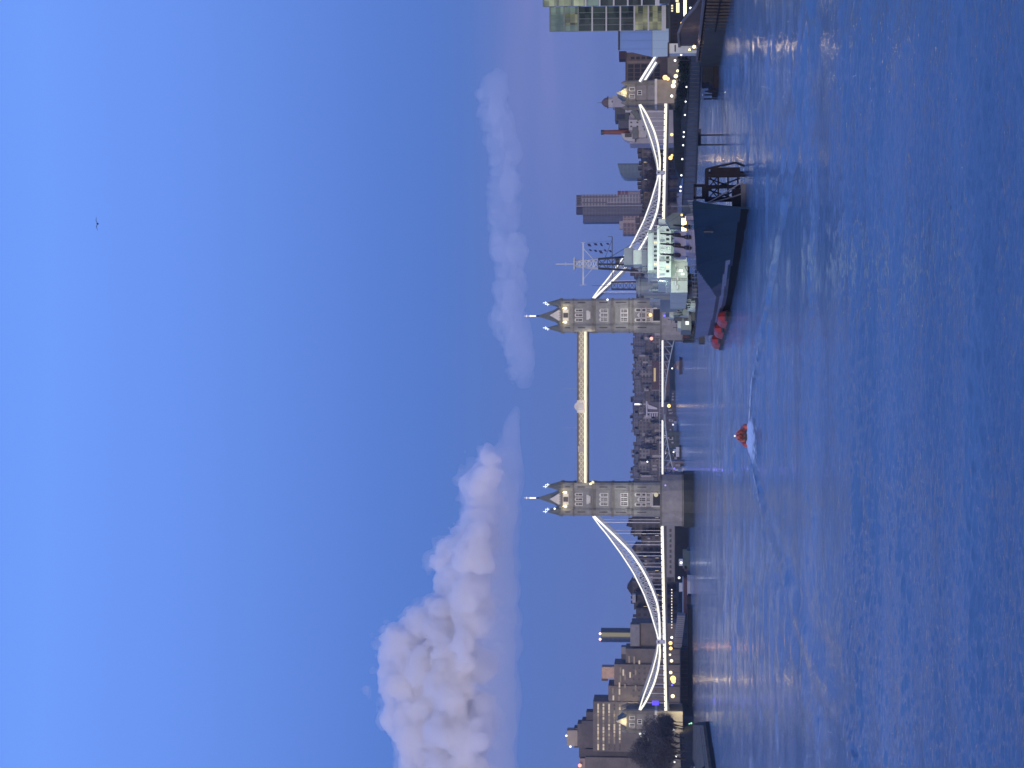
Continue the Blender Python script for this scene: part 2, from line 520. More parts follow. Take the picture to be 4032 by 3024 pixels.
def surface_net(Fd, lo, h):
    """closed mesh of the zero level of a field sampled on a grid (one vertex per crossed cell)"""
    ins = Fd < 0; nx, ny, nz = Fd.shape
    acc = np.zeros((nx - 1, ny - 1, nz - 1, 3)); cnt = np.zeros((nx - 1, ny - 1, nz - 1))
    offs = [(x, y, z) for x in (0, 1) for y in (0, 1) for z in (0, 1)]
    sl = lambda o, n: slice(o, n - 1 + o)
    for o in offs:
        for ax in range(3):
            if o[ax]: continue
            q = list(o); q[ax] = 1
            A = Fd[sl(o[0], nx), sl(o[1], ny), sl(o[2], nz)]; B = Fd[sl(q[0], nx), sl(q[1], ny), sl(q[2], nz)]
            c = (A < 0) != (B < 0); t = np.where(c, A / np.where(c, A - B, 1), 0)
            for d in range(3): acc[..., d] += np.where(c, o[d] + (t if d == ax else 0), 0)
            cnt += c
    act = cnt > 0; vid = np.full(act.shape, -1, int); vid[act] = np.arange(act.sum())
    base = np.argwhere(act); co = lo + (base + acc[act] / cnt[act][:, None]) * h
    faces = []
    for ax in range(3):
        a_, b_ = [d for d in range(3) if d != ax]
        n0 = [slice(1, -1)] * 3; n1 = [slice(1, -1)] * 3; n0[ax] = slice(0, -1); n1[ax] = slice(1, None)
        c = ins[tuple(n0)] != ins[tuple(n1)]; p = np.argwhere(c); p[:, a_] += 1; p[:, b_] += 1
        flip = ins[tuple(n0)][c]
        def at(da, db):
            q = p.copy(); q[:, a_] += da; q[:, b_] += db; return vid[q[:, 0], q[:, 1], q[:, 2]]
        f = np.stack([at(-1, -1), at(0, -1), at(0, 0), at(-1, 0)], 1)
        if ax == 1: flip = ~flip
        f[~flip] = f[~flip][:, ::-1]; faces.append(f)
    return co, np.concatenate(faces)


def build_cloud(name, balls, h, mt, amp, big, label, fringe=None, seed=5):
    B = np.array(balls); rad = np.stack([B[:, 3] * B[:, 4], B[:, 3], B[:, 3] * B[:, 5]], 1); pad = amp * 2.5 + 90
    lo = (B[:, :3] - rad).min(0) - pad; hi = (B[:, :3] + rad).max(0) + pad
    sh = [int(n) for n in np.ceil((hi - lo) / h)]; Fd = np.full(sh, 400.0)
    for c, r_ in zip(B[:, :3], rad):
        w0 = np.maximum(((c - r_ - pad - lo) / h).astype(int), 0); w1 = np.minimum(((c + r_ + pad - lo) / h).astype(int) + 1, sh)
        g = [(lo[d] + np.arange(w0[d], w1[d]) * h - c[d]) / r_[d] for d in range(3)]
        q = np.sqrt(g[0][:, None, None] ** 2 + g[1][None, :, None] ** 2 + g[2][None, None, :] ** 2)
        W = tuple(slice(i, j) for i, j in zip(w0, w1)); Fd[W] = np.minimum(Fd[W], (q - 1) * r_.min())
    dsp = np.zeros(sh); a_ = amp; st = big / h
    for k in range(5):
        if st < 1.5: break
        dsp += a_ * (np.abs(lattice_noise(sh, st, seed + k)) * 1.9 - 0.75); a_ *= 0.55; st /= 2.05
    Fd = Fd - dsp

    def link(field, nm, mat_):
        field[0] = field[-1] = 9; field[:, 0] = 9; field[:, -1] = 9; field[:, :, 0] = 9; field[:, :, -1] = 9
        co, fc = surface_net(field, lo, h)
        me = bpy.data.meshes.new(nm); me.from_pydata(co.tolist(), [], fc.tolist()); me.materials.append(mat_)
        me.polygons.foreach_set('use_smooth', [True] * len(me.polygons)); me.update()
        q = bpy.data.objects.new(nm, me); COL.objects.link(q); return q
    o = link(Fd.copy(), name, mt)
    tag(o, label, 'cloud'); o['kind'] = 'stuff'
    if fringe is not None:                        # thin torn vapour round the dense core
        f = link(Fd - 12 - 60 * lattice_noise(sh, 95 / h, seed + 20) - 34 * lattice_noise(sh, 40 / h, seed + 21), 'fringe', fringe); f.parent = o
    return o


DC = 12000.0
edge = [(1720, 195), (1650, 195), (1600, 195), (1530, 180), (1500, 135), (1430, 105), (1380, 115), (1300, 80), (1270, 77), (1230, 90), (1200, 82), (1140, 90), (1100, 115), (1050, 170), (1010, 205),
        (980, 265), (940, 300), (900, 330), (850, 335), (790, 315), (740, 315), (690, 375), (650, 420), (600, 450), (530, 460), (480, 455), (440, 445), (400, 470), (370, 490), (330, 520), (270, 545)]
pm = 12000.0 / F / 1.089       # metres per zoom pixel
rs = random.Random(11)
balls = []


def edge_at(y):
    for (y0, x0), (y1, x1) in zip(edge, edge[1:]):
        if y1 <= y <= y0: return x1 + (x0 - x1) * (y - y1) / (y0 - y1)
    return edge[0][1] if y > edge[0][0] else 560


def puff(zy, zx, r, dy=0.0, sx=1.0, sz=1.0):
    p = P(1500 + zy / 1.089, 1400 + zx / 1.089, DC)
    balls.append((p.x, p.y + dy, p.z, r * pm, sx, sz))


y = 1880
while y > 290:                                   # the crest
    e = edge_at(y); h = 650 - e
    r = min(rs.uniform(26, 62), h * 0.32 + 14)
    puff(y, e + r * 0.98, r)
    y -= r * rs.uniform(0.55, 0.95)
for _ in range(230):                             # the body, swelling towards the viewer lower down
    y = rs.uniform(320, 1900); e = edge_at(y); h = 640 - e
    f = rs.random() ** 0.8
    r = min(rs.uniform(40, 95), 18 + h * 0.25)
    puff(y, e + r * 1.15 + f * max(0.0, h - r * 2.3), r, -rs.uniform(0.0, 1.6) * f * 300 - 40)
cm = cloud_mat('cumulus', 0.032, (0.99, 0.985, 0.995, 1))
build_cloud('cumulus_cloud', balls, 10.0, cm, 30.0, 130.0, 'tall billowing lavender cumulus cloud behind the left bridge tower', fringe=cloud_mat('cumulus_fringe', 0.005, (0.99, 0.985, 0.995, 1)))
balls = []


def slab(yy, vv, rx, rz, D, dy=0.0):
    """a flat lens of thin cloud centred on photo row yy, column vv; radii in photo pixels"""
    p = P(yy, vv, D); k = D / F
    balls.append((p.x, p.y + dy, p.z, 170.0, rx * k / 170.0, rz * k / 170.0))


for yy in range(1660, 3330, 55):                 # the grey base that trails under the cumulus
    f = min(1.0, (yy - 1600) / 500.0)
    top = 2040 - 175 * f + rs.uniform(-14, 14)
    slab(yy, (top + 2066) / 2, 130, (2066 - top) / 2 + 6, DC, -330)
    if yy > 1900: slab(yy + 20, (top + 2085) / 2 - rs.uniform(0, 18), 120, (2085 - top) * 0.40, DC, -480)
cmv = cloud_mat('cloud_veil', 0.0026, (0.95, 0.95, 0.985, 1))
build_cloud('cloud_veil', balls, 26.0, cmv, 26.0, 340.0, 'flat grey lavender cloud base under the cumulus')

balls = []
low = [(360, 1880), (420, 1860), (500, 1880), (600, 1910), (700, 1925), (800, 1915), (900, 1912), (960, 1925), (1020, 1945), (1080, 1950), (1150, 1938), (1220, 1925), (1290, 1930), (1350, 1955), (1420, 1985), (1480, 2005)]
for (ya, va), (yb, vb) in zip(low, low[1:]):
    for k in range(3):
        t = (k + rs.random()) / 3
        yy = ya + (yb - ya) * t; vv = va + (vb - va) * t; thin = 0.55 if yy > 1380 or yy < 400 else 1.0
        slab(yy, vv + 34 * thin, rs.uniform(24, 44), 36 * thin, DC * 1.15, -rs.uniform(0, 150))
    slab((ya + yb) / 2, (va + vb) / 2 + 62, 90, 52, DC * 1.15, -rs.uniform(100, 250))
    if ya < 1300: slab((ya + yb) / 2, (va + vb) / 2 + 105, 110, 42, DC * 1.15, -rs.uniform(200, 350))
cm2 = cloud_mat('stratus', 0.0027, (0.98, 0.975, 0.99, 1))
build_cloud('stratus_cloud', balls, 18.0, cm2, 40.0, 240.0, 'low thin grey cloud bank above the warship and the right bridge tower')

# ---------------------------------------------------------------- the bascule and suspension bridge
BD = 850.0
MIDX = PX(1602.5, BD)
sc_ = F / BD * 1.003


def bx(y): return PX(y, BD - 9)     # front-plane X of a photo row


def bz(v): return PZ(v, BD - 9)


XL = PX(1963, BD); XR = PX(1243, BD)
bridge = thing('bascule_bridge', 'stone bascule bridge with two gothic towers, high walkway and floodlit white suspension chains', 'bridge', (MIDX, BD, 0))
ZR = 14.6


def win_mb(cx, z0, z1, w, yf, n=1, arch=False, frame=0.32, proud=0.18, axis='y', fr=0, gl=1):
    """a stone-framed window of n lights on a front face at Y=yf (axis y) or on a side face X=yf (axis x)"""
    mb = MB()

    def bxx(a0, a1, d0, d1, b0, b1, m):
        if axis == 'y': mb.box(a0, a1, d0, d1, b0, b1, m)
        else: mb.box(d0, d1, a0, a1, b0, b1, m)
    sgn = -1 if axis in 'y' else axis_sign
    f0, f1 = sorted((yf, yf + sgn * proud)); g0, g1 = sorted((yf, yf + sgn * proud * 0.35))
    w2 = w / 2
    bxx(cx - w2 - frame, cx - w2, f0, f1, z0, z1 + frame, fr); bxx(cx + w2, cx + w2 + frame, f0, f1, z0, z1 + frame, fr)
    bxx(cx - w2, cx + w2, f0, f1, z1, z1 + frame, fr); bxx(cx - w2 - frame * 1.2, cx + w2 + frame * 1.2, f0, f1, z0 - frame, z0, fr)
    for k in range(1, n): bxx(cx - w2 + w * k / n - 0.1, cx - w2 + w * k / n + 0.1, f0, f1, z0, z1, fr)
    if z1 - z0 > 2.2: bxx(cx - w2, cx + w2, f0, f1 - 0.02, z0 + (z1 - z0) * 0.62, z0 + (z1 - z0) * 0.62 + 0.16, fr)
    bxx(cx - w2, cx + w2, g0, g1, z0, z1, gl)
    if arch and axis == 'y':
        mb.xz([(cx - w2 - frame, z1 + frame), (cx + w2 + frame, z1 + frame), (cx, z1 + frame + w * 0.55)], f0, f1, fr)
    return mb


axis_sign = 1


def build_tower(cx):
    T = MB()
    ztop = bz(2210)
    yF, yB = BD - 8.4, BD + 8.4
    # lower storey pierced by the roadway arch (runs along X), with the small west-face portal
    hw = 5.9
    T.box(cx - hw, cx + hw, yF, yF + 3.6, ZR, 24.5, 0); T.box(cx - hw, cx + hw, yB - 3.6, yB, ZR, 24.5, 0)
    T.box(cx - hw, cx + hw, yF, yB, 24.5, ztop, 0)
    # plinth
    T.box(cx - hw - 1.0, cx + hw + 1.0, yF - 0.7, yF + 0.1, ZR - 0.5, bz(2572), 0)
    tw = T.build('tower', [STONE, PALE], bridge)
    sub = lambda mb, nm, mt, **k: mb.build(nm, mt, tw, **k)
    for sx in (-1, 1):
        for sy in (-1, 1):
            m = MB(); tx, ty = cx + sx * 5.55, BD + sy * 7.9
            m.cone(tx, ty, ZR, bz(2489), 2.15, 2.05, 8); m.cone(tx, ty, bz(2489), ztop, 1.9, 1.85, 8)
            for v, th_, pr in ((2208, 0.9, 0.28), (2255, 0.7, 0.22), (2329, 1.0, 0.25), (2341, 0.5, 0.18), (2407, 1.0, 0.25), (2474, 0.7, 0.22), (2489, 0.8, 0.3)):
                m.cone(tx, ty, bz(v) - th_, bz(v), 1.92 + pr, 1.92 + pr * 1.2, 8, 1)
            for k in range(8):
                a = math.pi / 8 + k * math.pi / 4
                m.box(tx + 1.9 * math.cos(a) - 0.22, tx + 1.9 * math.cos(a) + 0.22, ty + 1.9 * math.sin(a) - 0.22, ty + 1.9 * math.sin(a) + 0.22, ztop + 0.003, ztop + 1.0, 1)
            for v0, v1 in ((2225, 2245), (2275, 2305), (2360, 2392), (2425, 2465), (2510, 2545)):   # slit lights
                m.box(tx - 0.22, tx + 0.22, ty - 2.06, ty - 1.7, bz(v1), bz(v0), 2)
            sub(m, 'turret', [STONE, STONE_D, GREYGLASS])
            m = MB(); m.cone(tx, ty, ztop + 0.01, bz(2153), 2.05, 0.14, 8); m.cone(tx, ty, ztop - 0.05, ztop + 0.5, 2.25, 2.0, 8)
            sub(m, 'spire', SLATE)
            m = MB(); zz = bz(2153)
            m.cone(tx, ty, zz - 0.5, zz + 1.5, 0.2, 0.14, 6); m.bar((tx - 0.7, ty, zz + 0.6), (tx + 0.7, ty, zz + 0.6), 0.26); m.ball((tx, ty, zz + 1.55), 0.22, 0, 6)
            sub(m, 'finial', FINIAL)
    # string courses across the faces
    for v, th_, pr in ((2208, 0.9, 0.45), (2255, 0.7, 0.35), (2329, 1.0, 0.4), (2341, 0.45, 0.3), (2407, 1.0, 0.4), (2416, 0.45, 0.25), (2474, 0.8, 0.3), (2489, 0.7, 0.45)):
        m = MB(); m.box(cx - hw - pr, cx + hw + pr, yF - pr, yB + pr, bz(v) - th_, bz(v), 0)
        sub(m, 'string_course', STONE_D)
    # crenels between the turrets
    m = MB()
    for k in range(7):
        xx = cx - 3.3 + k * 1.1
        for yy in (yF - 0.45, yB + 0.1): m.box(xx - 0.3, xx + 0.3, yy, yy + 0.35, ztop + 0.01, ztop + 0.9)
    for k in range(11):
        yy = BD - 5.5 + k * 1.1
        for xx in (cx - hw - 0.4, cx + hw + 0.05): m.box(xx, xx + 0.35, yy - 0.3, yy + 0.3, ztop + 0.01, ztop + 0.9)
    for yy in (yF - 0.44, yB + 0.11): m.box(cx - 3.7, cx + 3.7, yy, yy + 0.33, ztop + 0.006, ztop + 0.4)
    for xx in (cx - hw - 0.39, cx + hw + 0.06): m.box(xx, xx + 0.33, BD - 5.9, BD + 5.9, ztop + 0.006, ztop + 0.4)
    sub(m, 'parapet', STONE)
    # steep roof, its lower skirt and lantern
    m = MB(); zr = ztop + 0.006
    m.prism([(cx - 4.7, BD - 7.0), (cx + 4.7, BD - 7.0), (cx + 4.7, BD + 7.0), (cx - 4.7, BD + 7.0)], zr, bz(2178), 0, [(cx - 2.5, BD - 4.0), (cx + 2.5, BD - 4.0), (cx + 2.5, BD + 4.0), (cx - 2.5, BD + 4.0)])
    m.prism([(cx - 2.5, BD - 4.0), (cx + 2.5, BD - 4.0), (cx + 2.5, BD + 4.0), (cx - 2.5, BD + 4.0)], bz(2178) + 0.004, bz(2117), 0, [(cx - 0.35, BD - 0.5), (cx + 0.35, BD - 0.5), (cx + 0.35, BD + 0.5), (cx - 0.35, BD + 0.5)])
    sub(m, 'roof', SLATE)
    m = MB(); m.cone(cx, BD, bz(2118), bz(2106), 0.45, 0.32, 8); sub(m, 'lantern', DARKSTEEL)
    m = MB(); m.cone(cx, BD, bz(2105), bz(2083), 0.34, 0.3, 8); m.ball((cx, BD, bz(2083)), 0.42, 0, 8); m.cone(cx, BD, bz(2083), bz(2058), 0.09, 0.06, 6)
    m.bar((cx - 0.5, BD, bz(2068)), (cx + 0.5, BD, bz(2068)), 0.16); sub(m, 'finial', GOLDF)
    # dormer gables on the river faces
    for yf, d in ((yF - 0.3, 1), (yB + 0.3, -1)):
        m = MB()
        a, b_ = sorted((yf, yf + d * 3.5))
        m.box(cx - 2.5, cx + 2.5, a, b_, ztop - 3.2, ztop + 0.8, 0)
        m.xz([(cx - 2.6, ztop + 0.8), (cx + 2.6, ztop + 0.8), (cx, ztop + 5.2)], a, b_, 0)
        g0, g1 = sorted((yf, yf - d * 0.06))
        m.box(cx - 1.1, cx + 1.1, g0, g1, ztop - 3.0, ztop - 0.9, 1)
        m.box(cx - 0.7, cx + 0.7, g0, g1, ztop + 0.6, ztop + 2.4, 2)
        sub(m, 'gable', [PALE, GREYGLASS, PALE])
    for sx in (-1, 1):
        m = MB(); m.box(cx + sx * 3.1 - 0.35, cx + sx * 3.1 + 0.35, yF - 0.9, yF - 0.3, bz(2232), bz(2226)); m.cone(cx + sx * 3.1, yF - 0.6, bz(2226), bz(2215), 0.55, 0.1, 6)
        sub(m, 'floodlight_glow', emit('lamp_gable', (1.0, 0.86, 0.42), 3.0))
        lamp_light('gable_glow', 'POINT', (cx + sx * 3.0, yF - 2.6, bz(2224)), 170, (1, 0.83, 0.5), 0.4, parent=bridge)
    # windows of the river fronts
    W = []
    for k in (-1, 0, 1):
        W.append((cx + k * 1.95, bz(2392), bz(2366), 1.05, 2, True))
        W.append((cx + k * 1.85, bz(2470), bz(2446), 1.25, 2, False))
        W.append((cx + k * 2.0, bz(2560), bz(2546), 1.1, 2, False))
        W.append((cx + k * 2.1, bz(2292), bz(2268), 0.8, 1, True))
    for k in (-1, 1):
        W.append((cx + k * 2.2, bz(2521), bz(2505), 1.0, 1, True)); W.append((cx + k * 2.2, bz(2541), bz(2529), 1.0, 1, False))
    W.append((cx, bz(2541), bz(2518), 1.5, 2, True))
    for (x_, z0, z1, w, n_, ar) in W:
        win_mb(x_, z0, z1, w, yF, n_, ar).build('window', [PALE, GREYGLASS], tw)
    m = MB(); m.box(cx - 2.0, cx + 2.0, yF - 1.0, yF, bz(2318), bz(2309)); m.box(cx - 1.6, cx + 1.6, yF - 0.7, yF, bz(2325), bz(2318)); sub(m, 'balcony', PALE)
    m = MB(); m.box(cx - 3.4, cx + 3.4, yF - 0.5, yF, bz(2544), bz(2542)); m.box(cx - 3.3, cx + 3.3, yF - 0.55, yF, bz(2568), bz(2565)); sub(m, 'string_course', PALE)
    # portal at road level
    m = MB(); m.box(cx - 2.6, cx + 2.6, yF - 0.78, yF - 0.7, ZR, bz(2573), 1); m.box(cx - 3.2, cx - 2.6, yF - 1.0, yF - 0.7, ZR, bz(2570)); m.box(cx + 2.6, cx + 3.2, yF - 1.0, yF - 0.7, ZR, bz(2570))
    m.box(cx - 3.2, cx + 3.2, yF - 1.0, yF - 0.7, bz(2570), bz(2566)); sub(m, 'portal', [PALE, DARKGLASS])
    # windows on the road-side faces
    global axis_sign
    for sx in (-1, 1):
        axis_sign = sx
        for v0, v1 in ((2392, 2366), (2470, 2446), (2290, 2268)):
            for k in (-1, 0, 1):
                win_mb(BD + k * 2.6, bz(v0), bz(v1), 1.1, cx + sx * hw, 2, False, axis='x').build('window', [PALE, GREYGLASS], tw)
    axis_sign = 1
    # floodlights on the pier
    for dx in (-6.5, 6.5):
        lamp_light('tower_floodlight', 'SPOT', (cx + dx * 0.7, BD - 20.5, 15.4), 6500, (1.0, 0.98, 0.92), 0.5, (cx + dx * 0.1, BD - 8, 66), 88, bridge)
    return tw


for cx in (XL, XR):
    build_tower(cx)
    # pier with cutwater ends
    hwp = 11.6
    def ship_plan(h, yb, yp): return [(cx - h, yb), (cx - h, BD + 16), (cx, BD + 26), (cx + h, BD + 16), (cx + h, yb), (cx + h * 0.8, yb - yp * 0.45), (cx + h * 0.42, yb - yp * 0.85), (cx, yb - yp), (cx - h * 0.42, yb - yp * 0.85), (cx - h * 0.8, yb - yp * 0.45)]
    m = MB(); m.prism(ship_plan(11.8, BD - 14, 9), -1.0, 4.3, 0); p_ = m.build('pier_base', WETSTONE, bridge)
    m = MB(); m.prism(ship_plan(11.2, BD - 14, 8.3), 4.304, 14.0, 0); m.prism(ship_plan(11.6, BD - 14, 8.7), 14.004, 14.6, 1)
    m.prism(ship_plan(11.45, BD - 14, 8.5), 4.6, 5.1, 1)
    for k in range(3): pass
    m.build('pier', [mat('pier_granite', (0.30, 0.285, 0.265), 0.9, 0.25, 0.35), STONE_D], bridge)

# ---- high level walkways
zw0, zw1 = bz(2314), bz(2271)
xa, xb = XL + 6.8, XR - 6.8
for yy in (BD - 6.2, BD + 6.2):
    m = MB(); m.box(xa, xb, yy - 1.8, yy + 1.8, zw0, zw0 + 0.5); m.box(xa, xb, yy - 1.8, yy + 1.8, zw1 - 0.75, zw1)
    w_ = m.build('walkway', DARKSTEEL if False else mat('walkway_steel', (0.09, 0.085, 0.09), 0.6), bridge)
    m = MB(); m.box(xa, xb, yy - 1.45, yy + 1.45, zw0 + 0.5, zw1 - 0.75); m.build('inner_wall', mat('walkway_panel', (0.27, 0.24, 0.18), 0.6, 0.25, 0.4), w_)
    m = MB(); n_ = 26; zb = bz(2298); zt = bz(2279)
    for side in (-1, 1):
        y0 = yy + side * 1.72
        for k in range(n_):
            a = xa + (xb - xa) * k / n_; b_ = xa + (xb - xa) * (k + 1) / n_
            m.bar((a, y0, zb), (b_, y0, zt), 0.2, 0.26); m.bar((a, y0, zt), (b_, y0, zb), 0.2, 0.26); m.bar((a, y0, zb), (a, y0, zt), 0.2, 0.2)
    m.build('lattice', CREAMSTEEL, w_)
    m = MB()
    for side in (-1, 1): m.box(xa, xb, yy + side * 1.95 - 0.14, yy + side * 1.95 + 0.14, bz(2309), bz(2299.5))
    m.build('glow_strip', LEDW, w_)
    xm = MIDX + 0.3
    m = MB(); m.box(xm - 2.8, xm + 2.8, yy - 2.3, yy + 2.3, bz(2304), bz(2272)); m.xz([(xm - 2.0, bz(2272)), (xm + 2.0, bz(2272)), (xm + 1.0, bz(2264)), (xm, bz(2260)), (xm - 1.0, bz(2264))], yy - 2.2, yy + 2.2)
    m.cone(xm, yy - 2.4, bz(2299), bz(2276), 1.7, 1.3, 10)
    m.build('crest', PALE, w_)
    for yv in (1769, 1437):
        x_ = bx(yv); m = MB(); m.box(x_ - 1.3, x_ + 1.3, yy - 2.0, yy + 2.0, bz(2297), bz(2275)); m.build('panel', mat('walkway_grey', (0.30, 0.28, 0.27), 0.6), w_)
for k in range(5):
    x_ = xa + (xb - xa) * (k + 0.5) / 5
    lamp_light('walkway_fill', 'AREA', (x_, BD - 11.6, zw0 - 2.6), 800, (1.0, 0.86, 0.58), 12, (x_, BD - 8, zw1 - 1), parent=bridge, sy=0.4)  # unseen area lights added in front and below to brighten the lattice
m = MB()
for yv in (1531, 1686):
    x_ = bx(yv); m.cone(x_, BD - 6.2, zw1, zw1 + 6.6, 0.09, 0.05, 6)
m.build('flagpole', STEELBLUE, bridge)

# ---- chains: points read along the left half (s metres from mid-span), mirrored for the right
US = [(75, 738), (160, 800), (230, 860), (400, 985), (560, 1090), (740, 1180), (900, 1240), (1100, 1300), (1165, 1313)]
LS = [(75, 752), (150, 830), (230, 915), (330, 1015), (400, 1078), (520, 1160), (620, 1215), (720, 1260), (830, 1300), (950, 1318), (1100, 1323), (1165, 1321)]
U2 = [(60, 1311), (90, 1305), (160, 1298), (300, 1262), (420, 1222), (540, 1178), (655, 1143)]
L2 = [(60, 1320), (90, 1322), (170, 1325), (300, 1308), (420, 1275), (540, 1222), (600, 1190), (655, 1152)]
conv = lambda pts, y0: [(abs(bx(y0 + a / 2.212) - MIDX), bz(2000 + b / 2.212)) for a, b in pts]
CH = [(conv(US, 2000), conv(LS, 2000)), (conv(U2, 2500), conv(L2, 2500))]


def interp(pts, s):
    for (a, za), (b, zb) in zip(pts, pts[1:]):
        if a <= s <= b: return za + (zb - za) * (s - a) / (b - a)
    return pts[0][1] if s < pts[0][0] else pts[-1][1]


def deck_z(s):
    s0, s1 = abs(bx(2062) - MIDX), abs(bx(2797) - MIDX)
    return 13.55 + (11.9 - 13.55) * (s - s0) / (s1 - s0)


S_AB = CH[1][0][-1][0]
for side in (-1, 1):
    for yy in (BD - 9.0, BD + 9.0):
        front = yy < BD
        for ci, (up, lo) in enumerate(CH):
            s0, s1 = max(up[0][0], lo[0][0]), up[-1][0]
            n_ = 24 if ci == 0 else 14
            ss = [s0 + (s1 - s0) * k / n_ for k in range(n_ + 1)]
            pu = [(MIDX + side * s, yy, interp(up, s)) for s in ss]; pl = [(MIDX + side * s, yy, interp(lo, s)) for s in ss]
            m = MB(); m.path(pu, 0.75, 0.8); m.path(pl, 0.75, 0.95)
            c_ = m.build('suspension_chain', STEELBLUE, bridge)
            m = MB()
            for k in range(1, n_):
                if pu[k][2] - pl[k][2] < 0.5: continue
                m.bar(pu[k], pl[k], 0.16, 0.22)
                if k < n_ - 1: m.bar(pu[k], pl[k + 1], 0.12, 0.2); m.bar(pl[k], pu[k + 1], 0.12, 0.2)
            m.build('web_bracing', mat('bracing_paint', (0.62, 0.66, 0.70), 0.5, 0.1), c_)
            m = MB()
            f_ = -0.42 if front else 0.42
            m.path([(x, y_ + f_, z) for x, y_, z in pu], 0.10, 0.52); m.path([(x, y_ + f_, z) for x, y_, z in pl], 0.10, 0.82)
            m.build('glow_strip', CHAINGLOW if ci == 0 else emit('lit_chain_cream', (1.0, 0.96, 0.82), 1.25), c_)  # lamplit faces of the chain chords, made to glow themselves
            # hangers
            nh = 11 if ci == 0 else 5
            for k in range(1, nh + 1):
                s = s0 + (s1 - s0) * (k - 0.45) / (nh + 0.3)
                if ci == 1: s = s0 + (s1 - s0) * (0.28 + 0.68 * (k - 0.5) / nh)
                z = interp(lo, s); dz = deck_z(s) + 0.6
                if z - dz < 1.2: continue
                m = MB(); m.bar((MIDX + side * s, yy, dz), (MIDX + side * s, yy, z), 0.24)
                m.build('hanger', mat('hanger_paint', (0.62, 0.62, 0.66), 0.45, 0.05), bridge)
        # junction pin and its link
        sj = (CH[0][0][-1][0] + CH[1][0][0][0]) / 2
        m = MB(); x_ = MIDX + side * sj; zj = interp(CH[1][1], CH[1][1][0][0])
        a = [2 * math.pi * k / 16 for k in range(16)]
        m.xz([(x_ + 1.15 * math.cos(t), zj + 0.35 + 1.15 * math.sin(t)) for t in a], yy - 0.6, yy + 0.6)
        j_ = m.build('chain_joint', mat('joint_paint', (0.5, 0.52, 0.58), 0.5), bridge)
        m = MB(); m.xz([(x_ + 0.4 * math.cos(t), zj + 0.35 + 0.4 * math.sin(t)) for t in a], yy - 0.66, yy + 0.66); m.build('pin', DARKSTEEL, j_)
        m = MB(); m.box(x_ - 0.8, x_ + 0.8, yy - 0.5, yy + 0.5, deck_z(sj) - 0.2, zj - 0.6); m.build('joint_post', mat('joint_paint', (0.5, 0.52, 0.58), 0.5), bridge)
    # land tie beyond the abutment
    for yy in (BD - 9.0, BD + 9.0):
        pa = P(322, 2521, BD - 9); pb = P(218, 2586, BD - 9)
        sa, sb = abs(pa.x - MIDX), abs(pb.x - MIDX)
        m = MB(); m.bar((MIDX + side * sa, yy, pa.z), (MIDX + side * sb, yy, pb.z), 0.7, 1.7); t_ = m.build('land_tie', STEELBLUE, bridge)
        m = MB(); m.bar((MIDX + side * sa, yy - 0.4, pa.z + 0.3), (MIDX + side * sb, yy - 0.4, pb.z + 0.3), 0.08, 0.9); m.build('glow_strip', CHAINGLOW, t_)  # lamplit face of the tie, given its own glow

# ---- roadway decks
for side in (-1, 1):
    s0, s1 = abs((XL if side < 0 else XR) - MIDX) + 10.6, S_AB + 0.5
    n_ = 12
    ss = [s0 + (s1 - s0) * k / n_ for k in range(n_ + 1)]
    m = MB(); m.path([(MIDX + side * s, BD, deck_z(s) - 0.55) for s in ss], 18.0, 1.7)
    d_ = m.build('side_span', mat('deck_steel', (0.07, 0.075, 0.085), 0.6), bridge)
    m = MB()
    for yy in (BD - 9.12, BD + 9.12):
        m = MB(); m.path([(MIDX + side * s, yy, deck_z(s) + 0.15) for s in ss], 0.16, 1.25)
        m.build('glow_strip', emit('lit_parapet_glow', (1.0, 0.95, 0.80), 1.25), d_)  # lamplit white parapet paint, its light put in as glow
    m = MB()
    k = s0
    while k < s1:
        for yy in (BD - 9.25, BD + 9.25): m.box(MIDX + side * k - 0.16, MIDX + side * k + 0.16, yy - 0.1, yy + 0.1, deck_z(k) + 0.35, deck_z(k) + 0.95)
        k += 2.7
    m.build('parapet_post', DARKSTEEL, d_)
